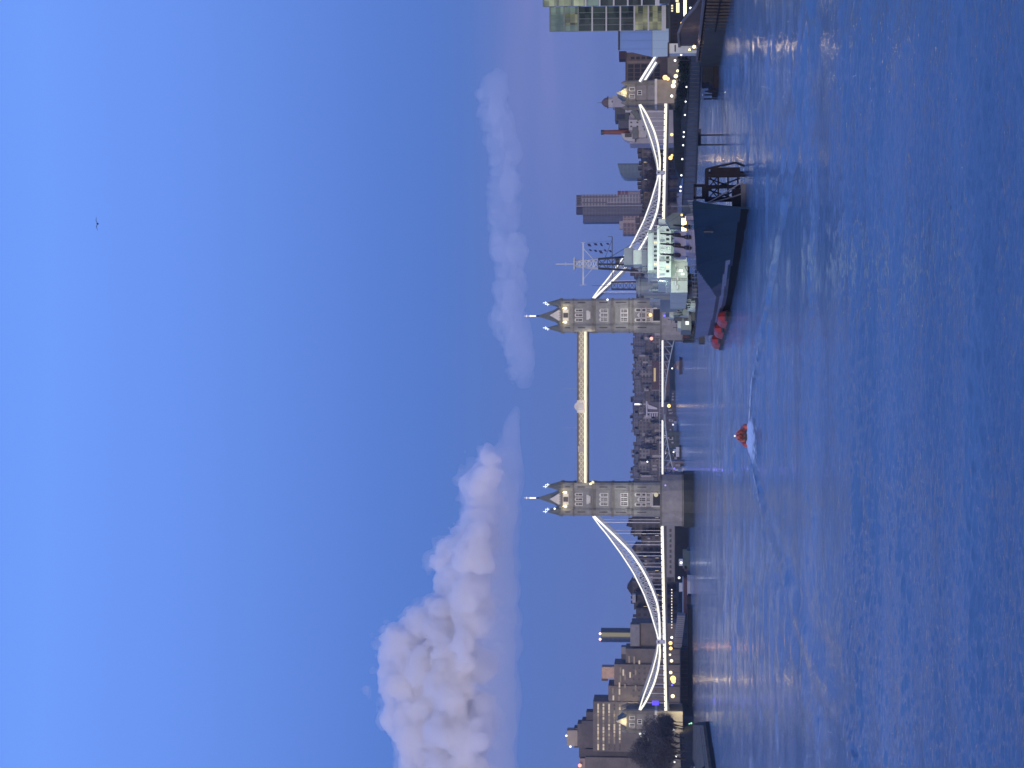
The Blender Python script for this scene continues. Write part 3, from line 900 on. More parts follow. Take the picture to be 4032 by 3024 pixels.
# bascule leaves
x0, x1 = XL + 10.4, XR - 10.4
for side in (-1, 1):
    xr = x0 if side < 0 else x1
    m = MB(); a, b_ = sorted((xr, MIDX + side * 0.15)); m.box(a, b_, BD - 8.2, BD + 8.2, 12.75, 13.3)
    l_ = m.build('bascule_leaf', mat('leaf_steel', (0.16, 0.19, 0.24), 0.6), bridge)
    m = MB()
    for yy in (BD - 8.3, BD + 8.3):
        m = MB(); a, b_ = sorted((xr, MIDX + side * (0.15 if side > 0 else 6.0))); m.box(a, b_, yy - 0.08, yy + 0.08, 13.1, 13.85)
        m.build('glow_strip', emit('bascule_edge_glow', (1.0, 0.92, 0.90), 1.2), l_)
    for yy in (BD - 7.6, BD, BD + 7.6):
        m = MB(); n_ = 8; xe = MIDX + side * 3.0
        pt = [(xr + (xe - xr) * k / n_, 12.75) for k in range(n_ + 1)]
        pb_ = [(x, 12.5 - 4.3 * (1 - k / n_) ** 1.6) for k, (x, _) in enumerate(pt)]
        for k in range(n_):
            m.bar((pb_[k][0], yy, pb_[k][1]), (pb_[k + 1][0], yy, pb_[k + 1][1]), 0.3, 0.4)
            m.bar((pt[k][0], yy, 12.7), (pb_[k][0], yy, pb_[k][1]), 0.2, 0.22); m.bar((pt[k][0], yy, 12.7), (pb_[k + 1][0], yy, pb_[k + 1][1]), 0.2, 0.2)
        m.build('arched_girder', mat('girder_paint', (0.30, 0.38, 0.48), 0.5), l_)
    m = MB(); yv, zt = BD - 8.1, 13.9
    k = min(xr, MIDX) + 0.5
    while k < max(xr, MIDX): m.bar((k, yv, zt), (k, yv, zt + 0.9), 0.1); k += 1.6
    m.bar((min(xr, MIDX), yv, zt + 0.9), (max(xr, MIDX), yv, zt + 0.9), 0.14); m.build('railing', STEELBLUE, l_)
m = MB(); m.ball((XL + 10.2, BD - 9, 9.8), 0.5, 0, 8); m.ball((XL + 10.4, BD - 8.5, 12.2), 0.45); m.build('pier_lamp', emit('lamp_violet', (0.35, 0.25, 1.0), 1.6), bridge)
lamp_light('violet_glow', 'POINT', (XL + 13.0, BD - 3.0, 10.6), 220, (0.3, 0.2, 1.0), 0.5, parent=bridge)

for nm, y_, v_, mt_, r_ in (('navigation_lamp', 1243, 2616, LAMPB, 0.4), ('portal_lamp', 1240, 2561, LAMPO, 0.75), ('chain_lamp', 1180, 2392, LAMPW, 0.42), ('navigation_lamp', 1911, 2620, emit('lamp_lilac', (0.45, 0.35, 1.0), 1.2), 0.4), ('balcony_lamp', 1905, 2325, LEDY, 0.5), ('balcony_lamp', 1899, 2334, emit('lamp_dim_gold', (1.0, 0.9, 0.55), 0.9), 0.7), ('portal_lamp', 1948, 2583, emit('portal_lit', (1.0, 0.9, 0.62), 0.6), 1.0), ('roof_lamp', 2003, 2184, LAMPW, 0.42)):
    m = MB(); m.ball(P(y_, v_, BD - (24 if nm == 'navigation_lamp' else 10.2)), r_, 0, 8); m.build(nm, mt_, bridge)
# ---- abutment towers
for side in (-1, 1):
    cx = MIDX + side * (abs(bx(362) - MIDX))
    yF, yB = BD - 7.5, BD + 7.5
    zt = bz(2467); zb = bz(2578)
    hw = 4.4
    m = MB(); m.box(cx - hw, cx + hw, yF, yB, zb, zt)
    ab = m.build('abutment_tower', mat('abutment_stone', (0.24, 0.225, 0.21), 0.9, 0.25, 0.4), bridge)
    for sx in (-1, 1):
        for sy in (-1, 1):
            m = MB(); m.cone(cx + sx * 4.4, BD + sy * 7.3, 10.5, zt + 0.4, 1.25, 1.15, 8)
            for v in (2467, 2500, 2545): m.cone(cx + sx * 4.4, BD + sy * 7.3, bz(v) - 0.5, bz(v), 1.4, 1.45, 8)
            m.cone(cx + sx * 4.4, BD + sy * 7.3, zt + 0.4, zt + 2.6, 1.2, 0.12, 8); m.build('turret', STONE_D, ab)
    for v, th_ in ((2467, 0.6), (2500, 0.5), (2545, 0.4)):
        m = MB(); m.box(cx - hw - 0.25, cx + hw + 0.25, yF - 0.25, yB + 0.25, bz(v) - th_, bz(v)); m.build('string_course', STONE_D, ab)
    m = MB(); m.prism([(cx - 3.6, yF + 0.6), (cx + 3.6, yF + 0.6), (cx + 3.6, yB - 0.6), (cx - 3.6, yB - 0.6)], zt + 0.004, bz(2430), 0, [(cx - 0.4, BD - 3.5), (cx + 0.4, BD - 3.5), (cx + 0.4, BD + 3.5), (cx - 0.4, BD + 3.5)])
    m.build('roof', SLATE, ab)
    m = MB(); m.xz([(cx - 2.1, zt + 0.02), (cx + 2.1, zt + 0.02), (cx, bz(2425))], yF - 0.35, yF + 1.6); m.build('gable', mat('gable_stone', (0.55, 0.50, 0.36), 0.8), ab)
    lamp_light('gable_floodlight', 'POINT', (cx, yF - 2.0, zt + 0.9), 260, (1.0, 0.88, 0.5), 0.3, parent=bridge)
    for dx in (-1.6, 1.6):
        win_mb(cx + dx, bz(2498), bz(2480), 1.1, yF, 2).build('window', [PALE, DARKGLASS], ab)
    win_mb(cx, bz(2525), bz(2512), 1.5, yF, 2).build('window', [PALE, DARKGLASS], ab)
    m = MB(); m.box(cx - 5.2, cx + 5.2, BD - 10.5, BD + 10.5, GZ, zb - 0.02); m.box(cx - 5.5, cx + 5.5, BD - 10.8, BD + 10.8, zb - 1.1, zb, 1)
    m.build('abutment_base', [mat('abutment_sandstone', (0.33, 0.29, 0.22), 0.9, 0.2, 0.3), PALE], ab)
lamp_light('abutment_floodlight', 'SPOT', (PX(2800, 832), 832, 6.0), 5000, (1.0, 0.9, 0.62), 0.4, (PX(2830, 840), 841, 9.0), 100, parent=bridge)
m = MB(); x_ = MIDX - (S_AB - 3.0); m.box(x_ - 0.8, x_ + 1.2, BD - 9.6, BD - 9.2, bz(2594), bz(2568)); m.build('portal_lamp', emit('portal_blue', (0.10, 0.06, 1.0), 1.3), bridge)
lamp_light('blue_glow', 'POINT', (x_ + 2, BD - 11, bz(2580)), 150, (0.15, 0.12, 1.0), 0.4, parent=bridge)
# approach viaduct to the right of the south abutment
m = MB(); cxr = MIDX + abs(bx(362) - MIDX); m.box(cxr + 5.6, cxr + 90, BD - 9, BD + 9, GZ, 11.2); m.build('approach_viaduct', STONE_D, bridge)
cxl = MIDX - abs(bx(362) - MIDX); m = MB(); m.box(cxl - 90, cxl - 5.6, BD - 9, BD + 9, GZ, 11.2); m.build('approach_viaduct', STONE_D, bridge)

# ---------------------------------------------------------------- the moored warship, bow towards the camera
SC0 = Vector((29.6, 322.0)); SD = Vector((-0.0877, 0.9962)); SPERP = Vector((0.9962, 0.0877))
ship = thing('museum_warship', 'grey and dark blue camouflaged warship with gun turrets and floodlit pale superstructure, moored', 'warship', (24.0, 385.0, 0))


def lerp_tab(tab, s):
    for (a, x), (b, y) in zip(tab, tab[1:]):
        if a <= s <= b: return x + (y - x) * (s - a) / (b - a)
    return tab[0][1] if s < tab[0][0] else tab[-1][1]


WB = [(0, 0.15), (8, 0.9), (30, 3.1), (65, 5.9), (85, 6.5), (115, 6.7), (135, 6.0), (145, 4.6), (150, 3.0)]
DB = [(0, 0.7), (8, 2.6), (30, 5.2), (65, 7.2), (100, 7.5), (122, 7.4), (135, 6.8), (145, 5.4), (150, 3.6)]
DZ = [(0, 9.4), (10, 8.9), (30, 8.1), (60, 7.2), (66, 7.0), (110, 6.7), (150, 6.5)]


def spt(s, off, z):
    q = SC0 + SD * s + SPERP * off
    return (q.x, q.y, z)


H = MB(); SS = [0, 1.5, 3, 5, 8, 12] + list(np.arange(15, 150.1, 0.75)); ZF = [k_ / 32 for k_ in range(33)]
sec = []
for s in SS:
    zd = lerp_tab(DZ, s); row = []
    for f in ZF:
        z = -1.0 + (zd + 1.0) * f
        g = max(0.0, z / zd)
        off = lerp_tab(WB, s) * (0.94 + 0.06 * min(1, max(0, z + 1))) + (lerp_tab(DB, s) - lerp_tab(WB, s)) * g ** 1.7
        sh = -3.2 * g * max(0.0, 1 - s / 26.0)
        row.append((s + sh, off, z))
    sec.append(row)
nz_ = len(ZF); per = 2 * nz_
vs = []
for row in sec:
    vs += [spt(s, -o, z) for s, o, z in row] + [spt(s, o, z) for s, o, z in row[::-1]]
fs = []; ms = []
for i in range(len(SS) - 1):
    for k in range(per):
        k2 = (k + 1) % per
        fs.append((i * per + k, (i + 1) * per + k, (i + 1) * per + k2, i * per + k2))
        if k == per - 1: ms.append(0); continue
        if k == nz_ - 1: ms.append(4); continue
        kk = k if k < nz_ else per - 2 - k
        s = (SS[i] + SS[i + 1]) / 2; z = (sec[i][kk][2] + sec[i][min(kk + 1, nz_ - 1)][2]) / 2
        if z < 1.35: q = 0
        elif 34 < s < 104 and 1.9 + (s - 34) * 0.004 < z < 2.65: q = 3
        elif s > 66 + (3.4 - z) * 7 and z > 3.5: q = 3
        elif s > 46 + z * 2.2: q = 2
        else: q = 1
        if k >= nz_ and z > 1.35: q = 2
        ms.append(q)
fs.append(tuple(range(per))); ms.append(1); fs.append(tuple(range((len(SS) - 1) * per, len(SS) * per))); ms.append(2)
H.v = vs; H.f = fs; H.m = ms
hull = H.build('hull', [mat('boot_topping', (0.005, 0.006, 0.007), 0.7, 0.3, 0.3), mat('hull_dark_blue', (0.013, 0.036, 0.066), 0.5, 0.3, 0.25, stretch=(1, 1, 0.35), spec=0.15),
                        mat('hull_mid_grey', (0.07, 0.082, 0.125), 0.5, 0.3, 0.25, stretch=(1, 1, 0.35), spec=0.15), mat('hull_light_grey', (0.20, 0.24, 0.36), 0.5, 0.22, 0.25, stretch=(1, 1, 0.35), spec=0.15),
                        mat('ship_deck', (0.09, 0.085, 0.08), 0.8)], ship)
PALEG = mat('ship_pale_grey', (0.46, 0.52, 0.48), 0.55, 0.16, 0.35)
MIDG = mat('ship_mid_grey', (0.20, 0.23, 0.26), 0.55, 0.2, 0.35)
MAUVE = mat('ship_lavender_grey', (0.27, 0.26, 0.33), 0.55, 0.18, 0.4)
DARKG = mat('ship_dark_grey', (0.045, 0.05, 0.06), 0.55, 0.25, 0.4)
WOODK = mat('ship_brown', (0.09, 0.045, 0.05), 0.7)
DKW = mat('ship_port', (0.012, 0.016, 0.02), 0.2)
WHITEISH = mat('raft_white', (0.6, 0.62, 0.58), 0.5)
LITW = emit('ship_lit_port', (1.0, 0.82, 0.5), 1.3)


def sbox(mb, y0, y1, v0, v1, D, dep, m=0):
    """box whose near face fills photo rows y0..y1, columns v0..v1 at distance D, running dep metres aft along the ship"""
    x0 = PX(y1, D); x1 = PX(y0, D); z0 = PZ(v1, D); z1 = PZ(v0, D); k = SD.x / SD.y * dep
    mb.add([(x0, D, z0), (x1, D, z0), (x1 + k, D + dep, z0), (x0 + k, D + dep, z0), (x0, D, z1), (x1, D, z1), (x1 + k, D + dep, z1), (x0 + k, D + dep, z1)],
           [(3, 2, 1, 0), (4, 5, 6, 7), (0, 1, 5, 4), (1, 2, 6, 5), (2, 3, 7, 6), (3, 0, 4, 7)], m)


def sp(name, items, mt):
    made = []
    for it in items:
        mb = MB(); sbox(mb, *it); made.append(mb.build(name, mt, ship))
    return made[0]


# bridge superstructure in tiers, with rows of windows
low = sp('superstructure', [(890, 1092, 2591, 2642, 386, 22), (904, 1030, 2642, 2704, 390, 20)], PALEG)
upp = sp('bridge_house', [(905, 1075, 2551, 2591.5, 388.5, 14)], PALEG)
sp('bridge_house', [(862, 906, 2593, 2626, 387.5, 10)], PALEG)
sp('deck_house', [(1030, 1152, 2642, 2707, 391, 26)], PALEG)
m = MB()
x0, x1 = PX(1092, 386), PX(890, 386); zt = PZ(2591, 386)
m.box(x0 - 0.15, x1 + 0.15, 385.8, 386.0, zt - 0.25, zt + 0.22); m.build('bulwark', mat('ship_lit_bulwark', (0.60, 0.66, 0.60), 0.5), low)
for k in range(9):
    y_ = 921 + k * 17.0
    m = MB(); sbox(m, y_ - 4.6, y_ + 4.6, 2575, 2586, 388.38, 0.10); m.build('window', LITW if k in (2, 7) else DKW, upp)
for k in range(10):
    y_ = 906 + k * 18.0
    if k == 5: continue
    m = MB(); sbox(m, y_ - 4.6, y_ + 4.6, 2623, 2635, 385.88, 0.10); m.build('window', LITW if k == 8 else DKW, low)
sp('gun_director', [(984, 1040, 2494, 2527, 393, 5)], mat('director_pale', (0.5, 0.58, 0.5), 0.5))
sp('director_tower', [(990, 1046, 2527, 2551.5, 392, 8), (975, 1042, 2457, 2494.3, 394, 3.5)], MIDG)
sp('director_platform', [(966, 1060, 2548, 2551.2, 391.5, 9)], MIDG)
for y_, v0, v1, D_, r_ in ((1094, 2562, 2602, 400, 1.1), (1094, 2604, 2622, 402, 0.6), (1164, 2612, 2648, 436, 1.5), (1153, 2678, 2722, 441, 2.2), (1172, 2722, 2745, 446, 2.4)):
    m = MB(); x_ = PX(y_, D_); m.cone(x_, D_, PZ(v1, D_), PZ(v0, D_), r_ * 1.05, r_, 14); m.cone(x_, D_, PZ(v0, D_), PZ(v0, D_) + 0.5, r_ * 0.95, r_ * 0.3, 14)
    m.build('director_drum', MIDG, ship, smooth=False)
# funnels
for s, yv, v0, D_ in ((0, 1128, 2521, 418), (0, 1176, 2574, 448)):
    m = MB(); x_ = PX(yv, D_); z0 = 6.6; z1 = PZ(v0, D_)
    for z_a, z_b, ra, rb in ((z0, z1, 2.3, 2.0), (z1, z1 + 0.5, 2.25, 2.25), (z1 + 0.5, z1 + 0.9, 1.7, 1.6)): m.cone(x_, D_, z_a, z_b, ra, rb, 14)
    m.cone(x_ - 2.2, D_, z0, z1 - 0.8, 0.3, 0.3, 6)
    m.build('funnel', MIDG, ship)
sp('boat_deck', [(1088, 1142, 2570, 2642, 412, 14), (1128, 1180, 2600, 2692, 425, 22), (1120, 1155, 2545, 2575, 420, 9)], MIDG)
sp('aft_house', [(1150, 1240, 2652, 2700, 446, 12), (1240, 1300, 2682, 2722, 452, 10), (1188, 1232, 2622, 2655, 450, 8)], mat('ship_green_grey', (0.16, 0.19, 0.19), 0.6, 0.2, 0.4))
sp('aft_house', [(1152, 1176, 2560, 2604, 428, 5), (1158, 1200, 2628, 2652.5, 447, 7), (1218, 1250, 2636, 2654, 449, 5), (1262, 1292, 2668, 2684, 453, 5)], PALEG)
sp('aft_house', [(1172, 1196, 2600, 2626, 446, 4), (1236, 1262, 2658, 2684, 451.5, 5), (1130, 1152, 2644, 2660, 424.5, 2), (1282, 1312, 2722, 2752, 460, 6), (1180, 1206, 2700, 2722, 445, 4)], DARKG)
for y_, v0, v1, D_ in ((1188, 2560, 2630, 448), (1216, 2600, 2655, 449), (1258, 2630, 2690, 453), (1290, 2650, 2700, 458), (1318, 2690, 2752, 462), (1336, 2712, 2775, 463)):
    m = MB(); p0, p1 = P(y_, v1, D_), P(y_, v0, D_); m.bar(p0, p1, 0.16); m.bar(p1 + Vector((-0.9, 0, -0.8)), p1 + Vector((0.9, 0, -0.8)), 0.1); m.build('signal_pole', DARKG, ship)
for y_, v_, D_, w_ in ((1200, 2740, 441, 3.2), (1228, 2712, 446, 2.6)):
    m = MB(); x_ = PX(y_, D_); z_ = PZ(v_, D_); m.cone(x_, D_ + 2, z_, z_ + 2.0, w_ * 0.55, w_ * 0.45, 12); m.build('gun_turret', MIDG, ship)
    for dx in (-0.6, 0.0, 0.6): m = MB(); m.bar((x_ + dx, D_ + 1.2, z_ + 1.2), (x_ + dx - 0.4, D_ - 3.4, z_ + 2.6), 0.22); m.build('gun_barrel', DARKG, ship)
sp('aft_house', [(1120, 1170, 2700, 2757, 436, 10), (1205, 1262, 2722, 2756, 448, 10)], DARKG)
for y0, y1, v0, v1, D_ in ((1296, 1330, 2690, 2712, 462), (1306, 1350, 2752, 2775, 463), (1268, 1290, 2735, 2760, 455)):
    sp('deck_locker', [(y0, y1, v0, v1, D_, 4)], WOODK if v0 == 2690 else DARKG)


def turret(yc, wpx, v0, v1, D, guns, gl, gz):
    """gunhouse on a barbette with its three elevated barrels"""
    x_ = PX(yc, D); w = wpx / F * D / 2; z0 = PZ(v1, D); z1 = PZ(v0, D)
    m = MB()
    m.prism([(x_ - w * 0.85, D), (x_ + w * 0.85, D), (x_ + w, D + 3.0), (x_ + w * 0.9, D + 8), (x_ - w * 0.9, D + 8), (x_ - w, D + 3.0)], z0, z1, 0,
            [(x_ - w * 0.75, D + 1.2), (x_ + w * 0.75, D + 1.2), (x_ + w * 0.9, D + 3.4), (x_ + w * 0.85, D + 7.6), (x_ - w * 0.85, D + 7.6), (x_ - w * 0.9, D + 3.4)])
    t_ = m.build('gun_turret', MAUVE, ship)
    m = MB(); m.cone(x_, D + 4.6, 6.8, z0 - 0.003, w * 0.85, w * 0.85, 16); m.build('barbette', MAUVE, t_)
    for gy in guns:
        gx = PX(gy, D)
        m = MB(); a = Vector((gx, D + 0.6, (z0 + z1) / 2 + 0.2)); b_ = Vector((gx, D - gl * 0.55, z1 + gz))
        m.tube([a, a + (b_ - a) * 0.3, a + (b_ - a) * 0.32, b_], [0.42, 0.36, 0.2, 0.14], 8); m.build('gun_barrel', DARKG, t_)


turret(958, 118, 2655, 2702, 362, (925, 965, 1005), 6.5, 2.6)
turret(950, 112, 2704, 2738, 347, (893, 935, 976), 6.5, 2.4)
# awning over the fore deck and lit booth
m = MB(); D_ = 372; x0 = PX(898, D_); x1 = PX(838, D_)
m.xz([(x0, PZ(2690, D_)), (x1, PZ(2690, D_)), (x1, PZ(2650, D_)), ((x0 + x1) / 2 + 0.3, PZ(2620, D_)), (x0, PZ(2640, D_))], D_, D_ + 6); m.build('awning', mat('awning_canvas', (0.16, 0.20, 0.19), 0.8), ship)
m = MB(); sbox(m, 860, 908, 2684, 2702, 352, 0.6); m.build('deck_lamp', emit('deck_lamp', (1.0, 0.64, 0.22), 5.0), ship)
m = MB(); sbox(m, 856, 912, 2703, 2722, 351, 2.0); sbox(m, 850, 868, 2700, 2734, 350, 1.0); m.build('deck_locker', MAUVE, ship)
for y_, v_, D_ in ((846, 2684, 353), (855, 2702, 352)):
    m = MB(); m.ball(P(y_, v_, D_), 0.22); m.build('deck_light', LAMPR if v_ == 2700 else LAMPO, ship)
# guard rail of the fore deck
m = MB()
for sgn in (-1, 1):
    pts = [spt(s - 3.2 * max(0, 1 - s / 26), sgn * lerp_tab(DB, s) * 0.97, lerp_tab(DZ, s)) for s in range(2, 66, 4)]
    for p in pts: m.bar(p, (p[0], p[1], p[2] + 1.05), 0.09)
    for h in (0.55, 1.05): m.path([(p[0], p[1], p[2] + h) for p in pts], 0.06)
m.build('guard_rail', MIDG, ship)
m = MB(); p = spt(-2.4, 0, 9.4); m.bar(p, (p[0], p[1], p[2] + 3.6), 0.1); m.build('jackstaff', MIDG, ship)
# anchor and hawse on the port bow
m = MB(); p = Vector(spt(9, -2.35, 6.4)); m.bar(p + Vector((-0.1, 0, 0.9)), p + Vector((-0.1, 0, -0.7)), 0.25); m.bar(p + Vector((-0.15, -0.8, -0.6)), p + Vector((-0.15, 0.8, -0.6)), 0.25, 0.3); m.build('anchor', DARKG, ship)
# fore mast: tripod, dark truss, lighter lattice, yards, pole
D_ = 406; xm = PX(1038, D_)
m = MB(); zt = PZ(2356, D_); zb = PZ(2500, D_)
for a, b_ in (((-1.7, -1.2), (-1.0, -0.8)), ((1.7, -1.2), (1.0, -0.8)), ((0, 2.4), (0, 0.8))): m.bar((xm + a[0], D_ + a[1], zb - 2.5), (xm + b_[0], D_ + b_[1], zt), 0.34)
for k in range(4):
    f0 = k / 4; f1 = (k + 1) / 4; w0 = 1.7 - 0.7 * f0; w1 = 1.7 - 0.7 * f1; za = zb + (zt - zb) * f0; zc = zb + (zt - zb) * f1
    m.bar((xm - w0, D_ - 1.2, za), (xm + w1, D_ - 1.0, zc), 0.14); m.bar((xm + w0, D_ - 1.2, za), (xm - w1, D_ - 1.0, zc), 0.14); m.bar((xm - w1, D_ - 1, zc), (xm + w1, D_ - 1, zc), 0.16)
m.build('mast', DARKG, ship)
m = MB(); za = PZ(2356, D_); zc = PZ(2264, D_)
for sx in (-1, 1):
    for sy in (-1, 1): m.bar((xm + sx * 1.0, D_ + sy * 0.8, za), (xm + sx * 0.55, D_ + sy * 0.5, zc), 0.24)
for k in range(5):
    z0 = za + (zc - za) * k / 5; z1 = za + (zc - za) * (k + 1) / 5; w0 = 1.0 - 0.45 * k / 5
    m.bar((xm - w0, D_ - 0.8, z0), (xm + w0, D_ - 0.7, z1), 0.17); m.bar((xm + w0, D_ - 0.8, z0), (xm - w0, D_ - 0.7, z1), 0.17); m.bar((xm - w0, D_ - 0.8, z0), (xm + w0, D_ - 0.8, z0), 0.17)
m.box(xm - 1.3, xm + 1.3, D_ - 1.2, D_ + 1.2, zc, zc + 0.25)
m.bar((xm, D_, zc), (xm, D_, PZ(2188, D_)), 0.22); m.bar((xm - 0.4, D_, PZ(2228, D_)), (xm + 0.4, D_, PZ(2228, D_)), 0.12)
m.build('topmast', mat('mast_pale', (0.45, 0.47, 0.52), 0.5), ship)
m = MB(); zy = PZ(2297, D_); xa_, xb_ = PX(1122, D_), PX(955, D_)
m.bar((xa_, D_ - 1, zy), (xb_, D_ - 1, zy), 0.3); m.bar((xb_, D_ - 1, zy - 0.4), (xb_, D_ - 1, zy + 0.5), 0.1); m.bar((xa_, D_ - 1, zy - 0.7), (xa_, D_ - 1, zy + 0.7), 0.1)
m.bar((xm - 0.8, D_ - 1, zy - 2.2), (xa_ + 1.2, D_ - 1, zy), 0.09); m.bar((xm + 0.8, D_ - 1, zy - 2.2), (xb_ - 1.2, D_ - 1, zy), 0.14)
m.build('yard', mat('mast_pale', (0.45, 0.47, 0.52), 0.5), ship)
m = MB(); zy2 = PZ(2411, D_); m.bar((xm - 1, D_ - 1.2, zy2), (PX(932, D_), D_ - 1.2, zy2), 0.16); m.bar((PX(1100, D_), D_ - 1.2, zy2), (xm, D_ - 1.2, zy2), 0.14)
m.bar((PX(940, D_), D_ - 1.2, zy2 - 0.1), (xm + 1.0, D_ - 1.2, zy2 + 1.6), 0.09); m.bar((PX(932, D_), D_ - 1.2, zy2), (PX(932, D_), D_ - 1.2, zy2 + 0.9), 0.08); m.build('yard', DARKG, ship)
m = MB(); m.cone(xm + 0.6, D_ - 1.6, PZ(2440, D_), PZ(2424, D_), 0.8, 0.8, 10); m.build('radar', DARKG, ship)
for yl, n_ in ((958, 4), (984, 5)):
    for k in range(n_):
        v_ = 2312 + k * (98 / n_) + (6 if yl == 984 else 0)
        a = P(yl + rs.uniform(-3, 3), v_, D_ - 1); m = MB()
        w = rs.uniform(0.3, 0.8); h = rs.uniform(0.35, 0.65)
        m.add([(a.x, a.y, a.z), (a.x + 0.04, a.y, a.z - h), (a.x - w, a.y - 0.25, a.z - h - 0.35), (a.x - w * 0.9, a.y - 0.25, a.z - 0.3)], [(0, 1, 2, 3)])
        m.build('signal_flag', mat('flag_dark', (0.05, 0.05, 0.11), 0.8), ship)
    m = MB(); m.bar(P(yl, 2300, D_ - 1), P(yl + (4 if yl == 984 else -10), 2412, D_ - 1), 0.035); m.build('halyard', DARKG, ship)
# aft lattice mast
D_ = 432; m = MB(); xq = PX(1124, D_); za = PZ(2524, D_); zc = PZ(2408, D_)
for sx in (-1, 1):
    for sy in (-1, 1): m.bar((xq + sx * 0.95, D_ + sy * 0.9, za - 6), (xq + sx * 0.8, D_ + sy * 0.75, zc), 0.2)
for k in range(5):
    z0 = za + (zc - za) * k / 5; z1 = za + (zc - za) * (k + 1) / 5
    m.bar((xq - 0.9, D_ - 0.9, z0), (xq + 0.9, D_ - 0.9, z1), 0.1); m.bar((xq + 0.9, D_ - 0.9, z0), (xq - 0.9, D_ - 0.9, z1), 0.1); m.bar((xq - 0.9, D_ - 0.9, z1), (xq + 0.9, D_ - 0.9, z1), 0.13)
m.bar((xq, D_, zc), (xq, D_, PZ(2330, D_)), 0.09)
m.build('mast', DARKG, ship)
# 4-inch style side guns, rails, davits, rigging
for y_, v_, D_ in ((1062, 2700, 396), (1090, 2716, 402), (1120, 2728, 410)):
    m = MB(); c0 = P(y_, v_, D_); m.cone(c0.x, c0.y, c0.z - 0.8, c0.z + 0.5, 0.8, 0.6, 8); m.bar(c0 + Vector((0, 0, 0.3)), c0 + Vector((-1.2, -2.6, 1.5)), 0.16); m.build('side_gun', DARKG, ship)
for y_, v_, D_ in ((1048, 2735, 388), (1078, 2740, 396)):
    m = MB(); c0 = P(y_, v_, D_); m.bar(c0, c0 + Vector((0, 0, 2.0)), 0.14); m.bar(c0 + Vector((0, 0, 2.0)), c0 + Vector((-1.3, 0, 1.4)), 0.14); m.build('davit', DARKG, ship)
m = MB(); D_ = 406
m.bar((xm, D_, zc), (PX(1124, 432), 432, PZ(2408, 432)), 0.04); m.bar((xm, D_, PZ(2356, D_)), (PX(930, 388), 386, PZ(2551, 388)), 0.04); m.bar((xm, D_, PZ(2356, D_)), spt(2, 0, 10.2), 0.04)
m.build('rigging', DARKG, ship)
# fittings that break up the lit fronts: vents, rafts, ladders, platform rails
for k, y_ in enumerate((915, 948, 982, 1016, 1058, 1080)):
    m = MB(); sbox(m, y_ - 3, y_ + 3, 2600, 2617, 385.5, 0.45); m.build('locker', MIDG if k % 2 else PALEG, ship)
for k in range(6):
    y_ = 1046 + k * 17; c0 = P(y_, 2668 if k % 2 else 2660, 390.6); m = MB(); m.tube([c0 + Vector((-0.35, 0, 0)), c0 + Vector((0.35, 0, 0))], 0.26, 8); m.build('life_raft', WHITEISH, ship)
for y_, v0, v1, D_ in ((1024, 2594, 2640, 385.8), (1070, 2553, 2590, 388.2), (1100, 2646, 2704, 390.7), (912, 2553, 2590, 388.2)):
    m = MB(); p0, p1 = P(y_, v1, D_), P(y_, v0, D_)
    for dx in (-0.2, 0.2): m.bar(p0 + Vector((dx, 0, 0)), p1 + Vector((dx, 0, 0)), 0.06)
    for q in range(9): z_ = p0.z + (p1.z - p0.z) * (q + .5) / 9; m.bar((p0.x - 0.2, D_, z_), (p0.x + 0.2, D_, z_), 0.05)
    m.build('ladder', DARKG, ship)
for y0, y1, v_, D_ in ((890, 1092, 2591, 386), (905, 1075, 2551, 388.5), (966, 1060, 2548, 391.5), (1030, 1152, 2642, 391), (1088, 1142, 2570, 412), (1128, 1180, 2600, 425)):
    m = MB(); x0_, x1_, z_ = PX(y1, D_), PX(y0, D_), PZ(v_, D_); n_ = int((x1_ - x0_) / 1.2) + 1
    for q in range(n_ + 1): m.bar((x0_ + (x1_ - x0_) * q / n_, D_ + 0.05, z_), (x0_ + (x1_ - x0_) * q / n_, D_ + 0.05, z_ + 1.0), 0.06)
    m.bar((x0_, D_ + 0.05, z_ + 1.0), (x1_, D_ + 0.05, z_ + 1.0), 0.06); m.bar((x0_, D_ + 0.05, z_ + 0.55), (x1_, D_ + 0.05, z_ + 0.55), 0.05); m.build('guard_rail', MIDG, ship)
for y_, v0, v1, D_, r_ in ((945, 2640, 2700, 388, 0.35), (1020, 2644, 2690, 388.5, 0.3), (1085, 2548, 2590, 405, 0.4), (1062, 2520, 2549, 396, 0.3), (1142, 2560, 2640, 410, 0.3)):
    m = MB(); x_ = PX(y_, D_); m.cone(x_, D_, PZ(v1, D_), PZ(v0, D_), r_, r_, 8); m.ball((x_, D_ - 0.2, PZ(v0, D_)), r_ * 1.5, 0, 8); m.build('ventilator', MIDG, ship)
for y_, v_, D_ in ((1110, 2655, 424), (1150, 2618, 424), (1160, 2640, 424), (1185, 2668, 445.6), (1210, 2676, 445.6), (1258, 2700, 451.6), (1135, 2670, 424)):
    m = MB(); sbox(m, y_ - 5, y_ + 5, v_ - 7, v_ + 7, D_, 0.3); m.build('locker', DARKG, ship)
